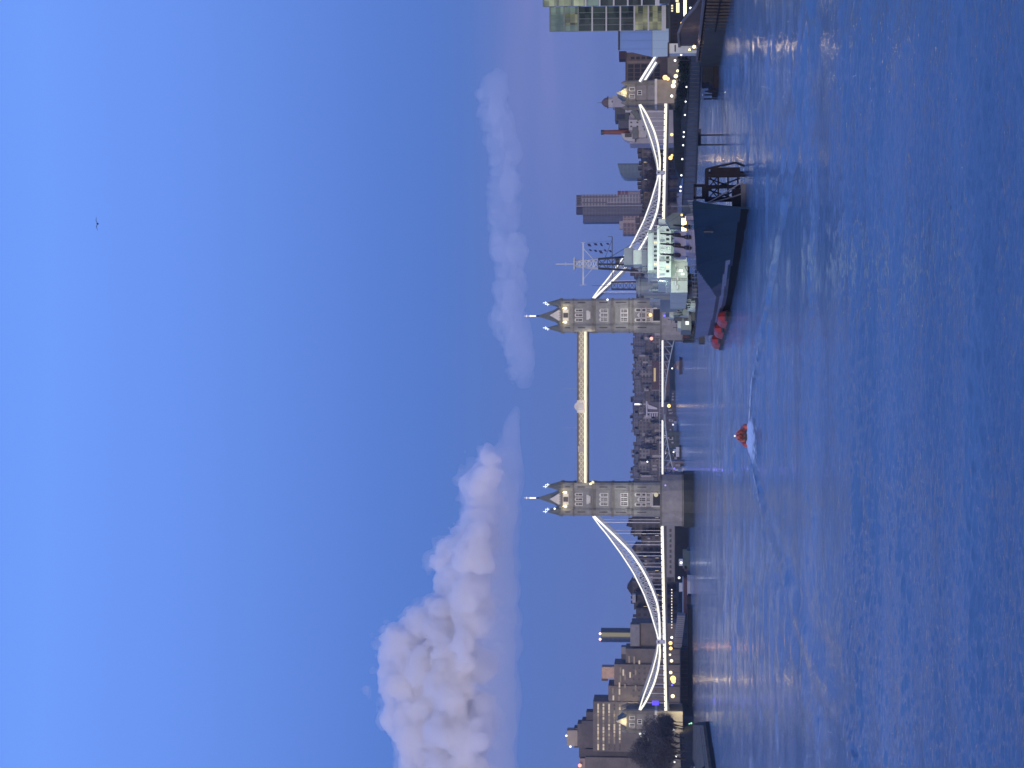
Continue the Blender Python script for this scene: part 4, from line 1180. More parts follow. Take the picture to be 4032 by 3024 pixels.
# floodlights on the superstructure (greenish white)
GW = (0.80, 1.0, 0.86)
for (y_, v_, D_, e) in ((1010, 2668, 377, 1150), (930, 2630, 378, 750), (1085, 2684, 381, 1150), (1010, 2530, 386, 420), (1100, 2600, 393, 420), (1178, 2706, 437, 420), (1150, 2655, 428, 420), (1060, 2560, 383, 650), (1120, 2560, 407, 420), (1262, 2712, 444, 220), (1215, 2690, 441, 300)):
    p = P(y_, v_, D_) + Vector((-1.0, -3.0, -0.5)); lamp_light('ship_floodlight', 'SPOT', p, e * 1.5, GW, 0.4, p + Vector((0.6, 4.0, 1.4)), 125, parent=ship)
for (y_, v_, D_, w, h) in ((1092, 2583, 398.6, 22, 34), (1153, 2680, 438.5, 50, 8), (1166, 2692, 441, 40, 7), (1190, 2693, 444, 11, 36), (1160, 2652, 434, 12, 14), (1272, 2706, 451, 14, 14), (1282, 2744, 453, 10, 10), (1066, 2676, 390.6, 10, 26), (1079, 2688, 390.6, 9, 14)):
    m = MB(); sbox(m, y_ - w / 2, y_ + w / 2, v_ - h / 2, v_ + h / 2, D_, 0.12); m.build('floodlight_glow', emit('ship_flood_glow', (0.9, 1.0, 0.95), 1.2), ship)  # glowing plates: lamps, plus floodlit drum faces and bands put in as glow

# red work boats alongside the far end of the hull
REDB = mat('red_boat_paint', (0.36, 0.035, 0.02), 0.45, 0.25, 0.5)
for k, (y_, D_, L_) in enumerate(((1247, 401, 11.0), (1292, 424, 11.5), (1336, 447, 12.0))):
    x_ = PX(y_, D_); rt = thing('work_boat', ('red covered work boat nearest the camera beside the warship hull', 'red covered work boat in the middle of three beside the warship', 'red covered work boat farthest along the warship hull')[k], 'work boat', (x_, D_, 0), 'red work boats beside the warship')
    m = MB(); w = 1.5
    plan = [(x_ - w, D_ + 2), (x_ - w * 0.7, D_ + 0.4), (x_, D_ - 0.6), (x_ + w * 0.7, D_ + 0.4), (x_ + w, D_ + 2), (x_ + w - 0.9, D_ + L_), (x_ - w - 0.9, D_ + L_)]
    m.prism(plan, -0.3, 0.7); m.build('hull', DARKG, rt)
    m = MB(); m.prism([(p[0] * 0.94 + x_ * 0.06, p[1]) for p in plan], 0.704, 1.9, 0, [(p[0] * 0.8 + x_ * 0.2, p[1] * 0.94 + (D_ + L_ / 2) * 0.06) for p in plan])
    m.prism([(p[0] * 0.8 + x_ * 0.2, p[1] * 0.93 + (D_ + L_ / 2) * 0.07) for p in plan], 1.904, 2.6, 0, [(p[0] * 0.45 + x_ * 0.55, p[1] * 0.86 + (D_ + L_ / 2) * 0.14) for p in plan])
    m.build('canvas_cover', REDB, rt)
    m = MB(); m.tube([(x_ - 0.9, D_ - 0.15, 1.0), (x_, D_ - 0.75, 1.05), (x_ + 0.9, D_ - 0.15, 1.0)], 0.28, 8); m.build('bow_fender', DARKG, rt)

# mooring dolphin beside the bow
D_ = 336; dl = thing('mooring_dolphin', 'dark steel framed mooring dolphin standing in the water beside the warship bow', 'mooring dolphin', (PX(728, D_), D_, 0))
TIMB = mat('tarred_timber', (0.022, 0.018, 0.018), 0.8, 0.4, 0.8)
x0, x1 = PX(786, D_), PX(664, D_); zt = PZ(2777, D_)
m = MB(); m.box(x0, x1, D_, D_ + 5, zt - 0.6, zt); m.build('platform', TIMB, dl)
for x_ in (x0 + 0.2, (x0 + x1) / 2 - 0.6, x1 - 1.3):
    m = MB(); m.bar((x_, D_ + 0.3, -1), (x_, D_ + 0.3, zt - 0.6), 0.45); m.build('leg', TIMB, dl)
for x_ in (x0 + 0.2, (x0 + x1) / 2, x1 - 0.3):
    m = MB(); m.bar((x_, D_ + 4.7, -1), (x_, D_ + 4.7, zt - 0.6), 0.45); m.build('leg', TIMB, dl)
m = MB(); m.bar((x1 - 0.1, D_, zt - 0.3), (x1 + 0.9, D_ - 0.4, 1.6), 0.3); m.bar((x1 + 0.9, D_ - 0.4, 1.6), (x1 + 0.3, D_, 0.0), 0.3); m.box(x1 - 1.6, x1 + 0.1, D_ - 0.1, D_ + 0.6, 0.8, zt - 0.9); m.build('fender_frame', TIMB, dl)
m = MB()
for z_ in (1.2, 2.9, 4.6): m.bar((x0, D_ + 0.1, z_), (x1 - 0.4, D_ + 0.1, z_), 0.3)
for a, b_ in ((x0 + 0.2, (x0 + x1) / 2 - 0.6), ((x0 + x1) / 2 - 0.6, x1 - 1.3)):
    m.bar((a, D_ + 0.3, 4.6), (b_, D_ + 0.3, zt - 0.6), 0.2); m.bar((b_, D_ + 0.3, 4.6), (a, D_ + 0.3, zt - 0.6), 0.2)
    m.bar((a, D_ + 4.7, 0.6), (b_, D_ + 4.7, zt - 0.6), 0.24); m.bar((b_, D_ + 4.7, 0.6), (a, D_ + 4.7, zt - 0.6), 0.24)
m.bar((x0 + 0.2, D_ + 0.3, 4.6), (x0 + 0.2, D_ + 4.7, 4.6), 0.24); m.bar((x1 - 1.3, D_ + 0.3, 4.6), (x1 - 0.3, D_ + 4.7, 4.6), 0.24)
m.build('bracing', TIMB, dl)
m = MB(); m.box(PX(776, D_), PX(724, D_), D_ + 1, D_ + 4, zt + 0.004, zt + 0.5); m.box(PX(776, D_), PX(772, D_), D_ + 1, D_ + 4, zt + 0.5, PZ(2733, D_)); m.box(PX(728, D_), PX(724, D_), D_ + 1, D_ + 4, zt + 0.5, PZ(2733, D_)); m.box(PX(776, D_), PX(724, D_), D_ + 1, D_ + 4, PZ(2737, D_), PZ(2732, D_)); m.build('winch_frame', TIMB, dl)
# low mooring raft below the bow
m = MB(); xr_ = PX(800, 334); m.box(xr_ - 2.2, xr_ + 3.2, 333, 338, -0.3, 0.75); m.box(xr_ - 1.0, xr_ + 2.4, 334, 337, 0.75, 2.2, 1)
o = m.build('mooring_raft', [mat('raft_grey', (0.16, 0.16, 0.17), 0.8), TIMB], None, loc=(xr_, 335, 0)); tag(o, 'low grey mooring raft floating right under the warship bow', 'raft')
# mooring ropes
ROPE = mat('pale_rope', (0.34, 0.33, 0.32), 0.9)
for k, (a, b_) in enumerate((((828, 2730, 328), (714, 2926, 333)), ((800, 2793, 332.0), (764, 2918, 333)), ((874, 2742, 331), (836, 2930, 330)))):
    pa, pb = P(*a), P(*b_); pts = [pa + (pb - pa) * t + Vector((0, 0, -0.35 * math.sin(math.pi * t))) for t in [i / 10 for i in range(11)]]
    m = MB(); m.tube(pts, 0.12, 6)
    o = m.build('mooring_rope', ROPE, None, loc=tuple(pb)); tag(o, ('long slack mooring rope from the warship fore deck to the dolphin', 'shorter mooring rope branching off towards the foot of the dolphin', 'mooring rope lying across the dark blue bow of the warship')[k], 'mooring rope')

# ---------------------------------------------------------------- gangway from the south bank to the warship
GA = Vector((37.0, 408.0, 7.5)); GB = Vector((87.0, 513.0, 3.6))
gw = thing('gangway', 'long grey covered gangway with a row of white lamps from the bank to the warship', 'gangway', tuple(GB))
gd = (GB - GA); gh = Vector((gd.x, gd.y, 0)).normalized(); gp = Vector((gh.y, -gh.x, 0))
GWM = mat('gangway_panel', (0.14, 0.165, 0.185), 0.5, 0.25, 0.6)
m = MB(); a = GA + Vector((0, 0, 1.25)); b = GB + Vector((0, 0, 1.7)); m.bar(a, b, 2.6, 2.5); m.build('walkway', GWM, gw)
m = MB()
for sd in (-1, 1):
    m.bar(GA + gp * sd * 1.42 + Vector((0, 0, 2.6)), GB + gp * sd * 1.42 + Vector((0, 0, 3.05)), 0.14, 0.2)
    m.bar(GA + gp * sd * 1.42 + Vector((0, 0, -0.1)), GB + gp * sd * 1.42 + Vector((0, 0, 0.2)), 0.2, 0.35)
    for k in range(33):
        t = k / 32; p = GA + gd * t + gp * sd * 1.36 + Vector((0, 0, 0.45 * t)); m.bar(p, p + Vector((0, 0, 2.5)), 0.1)
m.build('side_truss', mat('gangway_frame', (0.07, 0.08, 0.095), 0.5), gw)
m = MB()


def gang_t(y):
    lo, hi = 0.0, 1.0
    for _ in range(30):
        t = (lo + hi) / 2; p = GA + gd * t; u = p.x / p.y
        if u < (1512.0 - y) / F: lo = t
        else: hi = t
    return lo


for y in (328, 385, 437, 504, 522, 555, 609, 672, 717, 733):
    t = gang_t(y); p = GA + gd * t + Vector((0, 0, 2.75 + 0.45 * t)) - gp * 1.3
    m = MB(); m.bar(p, p + Vector((0, 0, 0.35)), 0.07); m.ball(p + Vector((0, 0, 0.5)), 0.21, 1, 8); m.build('lamp', [DARKSTEEL, LAMPW], gw)
for y in (527, 565):
    t = gang_t(y); p = GA + gd * t
    m = MB(); m.bar((p.x - 0.6, p.y, -1), (p.x - 0.6, p.y, p.z), 0.34); m.build('support_pile', DARKSTEEL, gw)
t = gang_t(546); p = GA + gd * t
m = MB(); m.box(p.x - 1.9, p.x + 1.9, p.y - 1.2, p.y + 1.2, p.z - 0.75, p.z - 0.1); m.build('cross_head', DARKSTEEL, gw)
# landing pontoon and dark brow at the shore end
pt = thing('landing_pontoon', 'black landing pontoon under the shore end of the gangway', 'pontoon', (80, 489, 0))
m = MB(); m.box(74.5, 88, 481, 497, -0.4, 1.3); m.build('float', TIMB, pt)
m = MB(); m.box(76.5, 86, 484, 494, 1.304, 4.0); m.box(75.6, 76.6, 482, 496, 1.3, 2.3); m.build('shelter', mat('pontoon_shelter', (0.02, 0.022, 0.026), 0.7), pt)
for y_ in (482, 488, 495):
    m = MB(); m.bar((73.9, y_, -1), (73.9, y_, 3.4), 0.35); m.build('guide_pile', TIMB, pt)

# ---------------------------------------------------------------- south bank: river wall, terrace, ramp, pavilions
wl = thing('river_wall', 'dark timber faced river wall with upright fender piles', 'river wall', (81.4, 420, 0))
m = MB(); m.xz([(80.9, -1), (82.2, -1), (82.2, 5.3), (81.1, 5.3)], 250, 478); m.build('wall', mat('river_wall_stone', (0.013, 0.013, 0.014), 0.85, 0.4, 0.5), wl)
m = MB(); m.box(80.7, 82.4, 250, 478.2, 5.304, 5.75); m.build('coping', mat('coping_stone', (0.17, 0.155, 0.15), 0.85, 0.25, 0.6), wl)
for k in range(26):
    y_ = 388 + k * 3.6
    m = MB(); m.bar((80.7, y_, -1), (80.85, y_, 4.9), 0.42); m.build('fender_pile', mat('pile_timber', (0.075, 0.065, 0.06), 0.9, 0.4, 0.8), wl)
m = MB(); m.box(80.55, 80.8, 388, 478, 2.0, 2.35); m.build('waling', TIMB, wl)
tw_ = thing('terrace_wall', 'brown terrace wall with sloping pale handrail above the river wall', 'wall', (85, 445, GZ))
BRN = mat('brown_wall', (0.11, 0.09, 0.085), 0.85, 0.25, 0.3)
prof = [(408, 5.4), (424, 6.6), (440, 9.2), (456, 10.2), (476, 9.7)]
m = MB()
vs = [(84, y_, 4.5) for y_, z in prof] + [(84, y_, z) for y_, z in prof] + [(85, y_, 4.5) for y_, z in prof] + [(85, y_, z) for y_, z in prof]
n = len(prof); fs = []
for i in range(n - 1):
    fs += [(i, i + 1, n + i + 1, n + i), (2 * n + i + 1, 2 * n + i, 3 * n + i, 3 * n + i + 1), (n + i, n + i + 1, 3 * n + i + 1, 3 * n + i)]
fs += [(0, n, 3 * n, 2 * n), (n - 1, 3 * n - 1, 4 * n - 1, 2 * n - 1)]
m.add(vs, fs); m.build('wall', BRN, tw_)
m = MB(); m.path([(83.8, y_, z + 0.25) for y_, z in prof], 0.3, 0.5); m.build('handrail', mat('rail_pale', (0.20, 0.185, 0.18), 0.7), tw_)


def building(name, label, cat, y0, y1, v0, D, dep, mt, zb=GZ, group=None, roof=None, rv=None):
    """block whose near face fills photo rows y0..y1 up to column v0 at distance D"""
    x0 = PX(y1, D); x1 = PX(y0, D); z1 = PZ(v0, D)
    r = thing(name, label, cat, ((x0 + x1) / 2, D + dep / 2, zb), group)
    m = MB(); m.box(x0, x1, D, D + dep, zb, z1); m.build('wall', mt, r)
    m = MB(); m.box(x0 - 0.25, x1 + 0.25, D - 0.25, D + dep + 0.25, z1 + 0.004, z1 + max(0.4, D / 2200.0)); m.build('parapet', roof or DARKSTEEL, r)
    return r, x0, x1, z1


def addbox(r, nm, y0, y1, v0, v1, D, dep, mt):
    m = MB(); m.box(PX(y1, D), PX(y0, D), D, D + dep, PZ(v1, D), PZ(v0, D)); return m.build(nm, mt, r)


# glass office at the right edge of the view (floors of glazing between pale spandrels)
def office_glass(name, lit, base, warm):
    if name in MATS: return MATS[name]
    m_, t, b = nodes(name); L = t.links.new
    c = t.nodes.new('ShaderNodeTexCoord'); mp = t.nodes.new('ShaderNodeMapping'); mp.inputs['Scale'].default_value = (0.42, 0.42, 0.74)
    L(c.outputs['Object'], mp.inputs[0])
    fl = t.nodes.new('ShaderNodeVectorMath'); fl.operation = 'FLOOR'; L(mp.outputs[0], fl.inputs[0])
    wn = t.nodes.new('ShaderNodeTexWhiteNoise'); wn.noise_dimensions = '3D'; L(fl.outputs[0], wn.inputs['Vector'])
    lo = t.nodes.new('ShaderNodeTexNoise'); lo.inputs['Scale'].default_value = 0.16; lo.inputs['Detail'].default_value = 2; L(c.outputs['Object'], lo.inputs[0])
    vo = t.nodes.new('ShaderNodeMixRGB'); vo.inputs[0].default_value = 0.28; L(lo.outputs[0], vo.inputs[1]); L(wn.outputs['Value'], vo.inputs[2])
    b.inputs['Base Color'].default_value = (*base, 1); b.inputs['Roughness'].default_value = 0.08; b.inputs['Specular IOR Level'].default_value = 0.5
    r_ = t.nodes.new('ShaderNodeMapRange'); r_.inputs[1].default_value = 0.36; r_.inputs[2].default_value = 0.78; r_.inputs[3].default_value = lit * 0.06; r_.inputs[4].default_value = lit
    L(vo.outputs[0], r_.inputs[0])
    b.inputs['Emission Color'].default_value = (*warm, 1); L(r_.outputs[0], b.inputs['Emission Strength'])
    MATS[name] = m_; return m_


SPAN = mat('spandrel_panel', (0.50, 0.52, 0.54), 0.5, 0.1)
MULL = mat('mullion_grey', (0.15, 0.18, 0.18), 0.5)
GL = [office_glass('office_glass_dim', 0.14, (0.025, 0.05, 0.052), (0.55, 0.85, 0.6)), office_glass('office_glass_lit', 0.34, (0.03, 0.05, 0.045), (0.95, 0.95, 0.55)), office_glass('office_glass_dark', 0.07, (0.006, 0.014, 0.02), (0.6, 0.8, 0.7)),
      office_glass('office_glass_pale', 0.5, (0.05, 0.07, 0.06), (0.85, 0.95, 0.62)), office_glass('office_glass_upper', 0.22, (0.09, 0.15, 0.14), (0.75, 0.95, 0.75))]
D_ = 530; of = thing('glass_office', 'tall green glass office block with pale floor bands and lit rooms', 'office', (108, 545, GZ))
for (y0, y1, D1, vt, tops) in ((21, 118, 530, 2163, (4, 4, 2, 2, 2, 2, 1, 1)), (-330, 19, 522, 2137, (3, 3, 3, 4, 2, 2, 2, 2))):
    x0 = PX(y1, D1); x1 = PX(y0, D1); dep = 40.0; kx = x0 / D1 * dep * 1.02

    def sb(m_b, xa_, xb_, ya_, yb_, za_, zb_, mi=0):
        f0 = (ya_ - D1) / dep * kx; f1 = (yb_ - D1) / dep * kx
        m_b.prism([(xa_ + f0, ya_), (xb_ + f0, ya_), (xb_ + f1, yb_), (xa_ + f1, yb_)], za_, zb_, mi)
    m = MB(); sb(m, x0 + 0.35, x1 - 0.2, D1 + 0.35, D1 + dep, GZ, PZ(vt, D1) - 0.3); m.build('core_wall', mat('office_core', (0.03, 0.045, 0.05), 0.6), of)
    vstep = 55.3
    for k in range(8):
        va = vt + k * vstep; zt_ = PZ(va, D1); zb_ = PZ(va + vstep, D1)
        m = MB(); sb(m, x0 - 0.1, x1 + 0.1, D1 - 0.1, D1 + dep + 0.1, zt_ - 0.42, zt_); m.build('floor_band', SPAN if k > 2 else mat('upper_band', (0.16, 0.2, 0.19), 0.5), of)
        nb = 4 if y0 > 0 else 6
        for j in range(nb):
            a = x0 + (x1 - x0) * j / nb; b_ = x0 + (x1 - x0) * (j + 1) / nb
            gm = GL[tops[k]] if not (y0 > 0 and k == 1 and j in (1, 2)) else GL[1]
            m = MB(); m.box(a + 0.06, b_ - 0.06, D1 + 0.1, D1 + 0.3, zb_, zt_ - 0.42); m.box(a - 0.06, a + 0.06, D1 + 0.0, D1 + 0.32, zb_, zt_ - 0.42, 1)
            m.build('window', [gm, MULL], of)
        for j in range(4):
            a = D1 + 0.4 + (dep - 0.4) * j / 4; b_ = D1 + 0.4 + (dep - 0.4) * (j + 1) / 4
            m = MB(); sb(m, x0 + 0.1, x0 + 0.3, a + 0.06, b_ - 0.06, zb_, zt_ - 0.42); m.build('window', GL[tops[(k + j) % 8]], of)
    m = MB(); sb(m, x0 - 0.25, x1, D1 - 0.25, D1 + dep, PZ(vt + 8 * vstep, D1) - 1.2, PZ(vt + 8 * vstep, D1)); m.build('floor_band', SPAN, of)
    m = MB(); sb(m, x0 + 1, x1, D1 + 1, D1 + dep, GZ, PZ(vt + 8 * vstep, D1) - 1.2); m.build('ground_floor', DARKG, of)
# smooth glazed block, leaning end, sky reflection painted into its blue glass colour
D_ = 640; gb = thing('glazed_hall', 'smooth glazed building with sky reflection painted in, leaning end wall beside the glass office', 'building', (108, 660, GZ))
SKYGLASS = mat('sky_tinted_glazing', (0.20, 0.33, 0.64), 0.25, 0.05, 0.05, metal=0.0, spec=0.6)
SKYGLASS2 = mat('pale_sky_tinted_glazing', (0.38, 0.53, 0.66), 0.3, 0.05, 0.05)
def q2(y, v): return (PX(y, D_), PZ(v, D_))
m = MB(); m.xz([q2(195, 2440), q2(60, 2440), q2(60, 2568), q2(224, 2568), q2(205, 2490)], D_, D_ + 40); m.build('glazing', SKYGLASS, gb)
m = MB(); m.xz([q2(224, 2568.6), q2(60, 2568.6), q2(60, 2637), q2(222, 2637)], D_ - 0.2, D_ + 40); m.build('glazing', SKYGLASS2, gb)
m = MB(); m.xz([q2(196, 2434), q2(60, 2434), q2(60, 2439.5), q2(196, 2439.5)], D_ - 0.5, D_ + 40.5); m.build('parapet', DARKSTEEL, gb)
m = MB(); m.xz([q2(222, 2637.5), q2(60, 2637.5), q2(60, 2700), q2(222, 2700)], D_ + 1, D_ + 38); m.build('plinth', DARKG, gb)
m = MB(); m.xz([q2(60, 2567.2), q2(223, 2567.2), q2(223, 2568.4), q2(60, 2568.4)], D_ - 0.25, D_ - 0.02); m.build('seam', MULL, gb)
for k in range(1, 5):
    yy = 60 + k * 33; m = MB(); m.xz([q2(yy + .4, 2441), q2(yy - .4, 2441), q2(yy - .4, 2636), q2(yy + .4, 2636)], D_ - 0.22, D_ - 0.02); m.build('mullion', mat('soft_mullion', (0.18, 0.28, 0.52), 0.4), gb)
for o in gb.children:
    for v in o.data.vertices: v.co.x += (v.co.y + gb.location.y - D_) * 0.185
# brown block behind it
r, x0, x1, z1 = building('brick_block', 'brown brick block with dark glass and a square roof lantern beyond the glazed building', 'building', 205, 326, 2466, 905, 24, mat('brown_brick', (0.115, 0.09, 0.08), 0.85, 0.25, 0.3))
addbox(r, 'roof_lantern', 199, 230, 2437, 2467, 905, 9, mat('brown_lantern', (0.05, 0.035, 0.045), 0.7))
addbox(r, 'band', 205, 327, 2570, 2576, 904.8, 1, BRN)
addbox(r, 'band', 238, 248, 2468, 2600, 904.8, 1, mat('brown_pier', (0.19, 0.155, 0.13), 0.8))
for k in range(5):
    for j in range(4):
        addbox(r, 'window', 252 + j * 17, 266 + j * 17, 2473 + k * 26, 2494 + k * 26, 904.85, 0.4, DARKGLASS)
for k in range(4): addbox(r, 'window', 222, 232, 2484 + k * 21 + (0), 2498 + k * 21, 904.85, 0.4, DARKGLASS)
# dark riverside pavilion with lit shop fronts, kiosk
r, x0, x1, z1 = building('riverside_pavilion', 'low dark riverside pavilion with bright yellow lit shop fronts', 'pavilion', -200, 172, 2640, 478, 10, mat('pavilion_dark', (0.022, 0.026, 0.042), 0.7))
addbox(r, 'shop_front', -60, 58, 2692, 2703, 477.8, 0.3, emit('shop_gold', (1.0, 0.80, 0.36), 4.0)); addbox(r, 'shop_front', 12, 50, 2663, 2675, 477.8, 0.3, emit('lit_window_yellow', (1.0, 0.95, 0.45), 1.6)); addbox(r, 'shop_front', -60, 8, 2660, 2672, 477.8, 0.3, LITW)
for yy in (20, 30, 40): addbox(r, 'window', yy, yy + 6, 2622 + 21, 2650, 477.8, 0.3, LITW)
for yy in range(62, 168, 15): addbox(r, 'window', yy, yy + 9, 2650, 2668, 477.85, 0.3, DARKGLASS)
r, x0, x1, z1 = building('kiosk', 'small white kiosk on the promenade below the glazed building', 'kiosk', 172, 211, 2635, 474, 4, mat('kiosk_white', (0.50, 0.56, 0.58), 0.5, 0.08))
addbox(r, 'hatch', 178, 204, 2656, 2661, 473.8, 0.3, DARKG)


def lantern(y, v, D, mt, lab, grp, r=0.4, name='street_lamp', post=True, zb=GZ):
    p = P(y, v, D)
    t_ = thing(name, lab, 'street lamp', (p.x, p.y, zb), grp)
    m = MB()
    if post: m.cone(p.x, p.y, zb, p.z - r * 0.6, 0.11, 0.07, 6)
    else: m.bar((p.x, p.y, p.z - r), (p.x, p.y + 0.6, p.z - r), 0.1)
    m.build('post', DARKSTEEL, t_)
    m = MB(); m.ball(p, r, 0, 8); m.build('lantern', mt, t_)
    return t_


for (y, v, D, mt, lab, r_) in ((92, 2697, 466, LAMPG, 'orange globe lamp on the terrace, right one of a close pair', 0.75), (109, 2698, 468, LAMPG, 'orange globe lamp on the terrace, left one of a close pair', 0.75), (90, 2684, 470, LAMPO, 'small orange lamp just above the pair of globes', 0.28), (61, 2698, 462, LEDY, 'yellow lamp at the end of the lit shop front', 0.42),
                               (32, 2719, 440, LAMPW, 'single white lamp on the terrace wall by the handrail', 0.28), (214, 2682, 476, LAMPW, 'white lamp beside the white kiosk', 0.32), (238, 2658, 520, LAMPW, 'white lamp behind the kiosk near the dark bushes', 0.32),
                               (184, 2733, 452, LAMPG, 'warm lamp low on the brown terrace, larger one', 0.36), (196, 2715, 458, LAMPG, 'warm lamp low on the brown terrace, smaller one', 0.24),
                               (300, 2661, 700, LEDY, 'tall bright lamp in the cluster beside the brick block', 0.75), (322, 2654, 700, LEDY, 'bright lamp in the cluster right of the abutment tower', 0.7), (338, 2651, 700, LEDY, 'bright lamp at the foot of the abutment tower, nearest it', 0.85), (279, 2668, 690, LEDY, 'bright lamp farthest from the abutment tower in the cluster', 0.5),
                               (378, 2645, 760, LAMPW, 'white lamp in front of the right abutment block', 0.55), (305, 2619, 835, LAMPO, 'orange lamp beside the lower block of the right abutment', 1.1), (310, 2630, 836, LAMPO, 'second orange lamp close under the one by the right abutment', 0.8)):
    lantern(y, v, D, mt, lab, 'lamps on the south promenade', r_)
lamp_light('terrace_glow', 'POINT', P(184, 2730, 450), 260, (1, 0.7, 0.35), 0.4)
lamp_light('promenade_glow', 'POINT', P(100, 2694, 464), 320, (1, 0.7, 0.3), 0.4)
lamp_light('underdeck_glow', 'POINT', P(620, 2630, 846) + Vector((0, 12, -1)), 250, (1, 0.66, 0.2), 0.5)
lamp_light('abutment_glow', 'POINT', P(350, 2640, 828), 350, (1, 0.82, 0.5), 0.5)
for (y, v, D, mt, lab, r_) in ((530, 2645, 905, LAMPO, 'small yellow lamp under the right side span', 0.75), (622, 2640, 900, LAMPO, 'large orange lamp under the right side span', 0.95), (612, 2646, 902, LAMPO, 'smaller orange lamp beside the large one under the right side span', 0.6)):
    lantern(y, v, D, mt, lab, 'lamps under the right side span', r_, zb=1.5)


# ---------------------------------------------------------------- trees
def leaf_mesh(name, crowns, n, size, mt, seed, squash=1.0, thin=0.55):
    r_ = np.random.RandomState(seed); vs = []; fs = []
    tot = sum(c[3] ** 2 for c in crowns)
    for (x, y, z, R_) in crowns:
        k = int(n * R_ ** 2 / tot)
        d = r_.normal(size=(k, 3)); d /= np.linalg.norm(d, axis=1)[:, None]
        rad = R_ * (0.55 + 0.5 * r_.rand(k)) * (1 + 0.18 * np.sin(d[:, 0] * 5 + seed) * np.cos(d[:, 2] * 4))
        c = np.array([x, y, z]) + d * rad[:, None] * np.array([1, 1, squash])
        for p in c:
            a = r_.normal(size=3); a /= np.linalg.norm(a); b_ = np.cross(a, r_.normal(size=3)); b_ /= np.linalg.norm(b_)
            s = size * r_.uniform(0.5, 1.3); i = len(vs)
            vs += [tuple(p + a * s), tuple(p + b_ * s * thin), tuple(p - a * s), tuple(p - b_ * s * thin)]; fs.append((i, i + 1, i + 2, i + 3))
    me = bpy.data.meshes.new(name); me.from_pydata(vs, [], fs); me.materials.append(mt); me.update()
    return me


def branch_mesh(name, H_, mt, seed, spread=0.42, levels=4, r0=0.35, trunk=0.28, twigs=True):
    r_ = random.Random(seed); m = MB(); tips = []

    def grow(p, d, L, r, lv):
        pts = [p]; q = p.copy(); dd = d.copy(); n_ = 4
        for k in range(n_):
            dd = (dd + Vector((r_.uniform(-.16, .16), r_.uniform(-.16, .16), r_.uniform(-0.02, .12)))).normalized()
            q = q + dd * (L / n_); pts.append(q.copy())
        m.tube(pts, [r * (1 - 0.45 * k / n_) for k in range(n_ + 1)], 5 if lv < 2 else 3)
        if lv >= levels: tips.append(q); return
        nb = r_.choice((3, 4)) if lv else 5
        for k in range(nb):
            a = 2 * math.pi * (k + r_.random()) / nb; s = spread * r_.uniform(0.7, 1.4)
            perp = dd.orthogonal().normalized(); perp.rotate(Matrix.Rotation(a, 3, dd))
            nd = (dd * math.cos(s) + perp * math.sin(s)).normalized()
            at = pts[r_.choice((2, 3, 4))] if k else q
            grow(at.copy(), nd, L * r_.uniform(0.62, 0.85), r * 0.52, lv + 1)
    grow(Vector((0, 0, 0)), Vector((0, 0, 1)), H_ * trunk, r0, 0)
    me = bpy.data.meshes.new(name); me.from_pydata(m.v, [], m.f); me.materials.append(mt); me.update()
    return me


BARK = mat('tree_bark', (0.05, 0.045, 0.045), 0.95, 0.3, 0.6)
TWIG = mat('bare_twigs', (0.085, 0.078, 0.08), 0.95, 0.35, 0.12)
EVERG = mat('evergreen_leaves', (0.018, 0.03, 0.022), 0.8, 0.6, 0.25)
bare = [branch_mesh('bare_branches', 20, BARK, 5 + k) for k in range(3)]
twig = []
for k in range(3):
    r_ = random.Random(40 + k)
    cr = [(r_.uniform(-4.4, 4.4), r_.uniform(-3.5, 3.5), r_.uniform(8, 17.5), r_.uniform(2.0, 3.6)) for _ in range(16)]
    twig.append(leaf_mesh('twig_mass', cr, 4200, 0.62, TWIG, 60 + k, thin=0.13))
TL = ['bare grey tree nearest the left bridge abutment', 'bare tree in front of the yellow lit abutment block', 'bare tree with the dark hotel behind it, third from the abutment', 'broad bare tree above the wharf lamps', 'bare tree behind the second wharf lamp', 'tall bare tree near the left end of the wharf', 'bare tree at the very left edge above the wharf', 'low bare tree at the end of the row beside the river wall', 'slim bare tree between the hotel and the left edge of the wharf', 'low bare tree in front of the row, nearest the abutment', 'low broad bare tree in the middle of the front row on the wharf', 'low broad bare tree at the outer end of the front row on the wharf', 'lowest bare tree closest to the wharf wall']
for k, (y, D, h, s) in enumerate(((2868, 800, 2520, 0.9), (2842, 826, 2568, 0.7), (2905, 790, 2490, 1.05), (2945, 780, 2478, 1.1), (2985, 772, 2500, 1.1), (3022, 766, 2490, 1.1), (3050, 755, 2520, 1.0), (2890, 820, 2560, 0.8), (2965, 800, 2455, 1.0), (2860, 770, 2545, 0.9), (2925, 745, 2530, 1.1), (2990, 740, 2535, 1.15), (2955, 735, 2560, 1.0))):
    x = PX(y, D); H_ = PZ(h, D) - GZ
    t_ = thing('bare_tree', TL[k], 'tree', (x, D, GZ), 'bare trees on the tower wharf'); t_.scale = (s * 0.95, s * 0.95, H_ / 20.5); t_.rotation_euler = (0, 0, k * 1.3)
    for nm, me in (('trunk', bare[k % 3]), ('crown', twig[k % 3])):
        o = bpy.data.objects.new(nm, me); COL.objects.link(o); o.parent = t_
ev = []
for k in range(3):
    r_ = random.Random(80 + k); ev.append(leaf_mesh('leaf_mass', [(r_.uniform(-2.6, 2.6), r_.uniform(-2, 2), r_.uniform(1.2, 5.6), r_.uniform(1.3, 2.3)) for _ in range(11)], 3600, 0.30, EVERG, 90 + k))
evt = branch_mesh('evergreen_trunk', 6, BARK, 31, levels=2, r0=0.25)
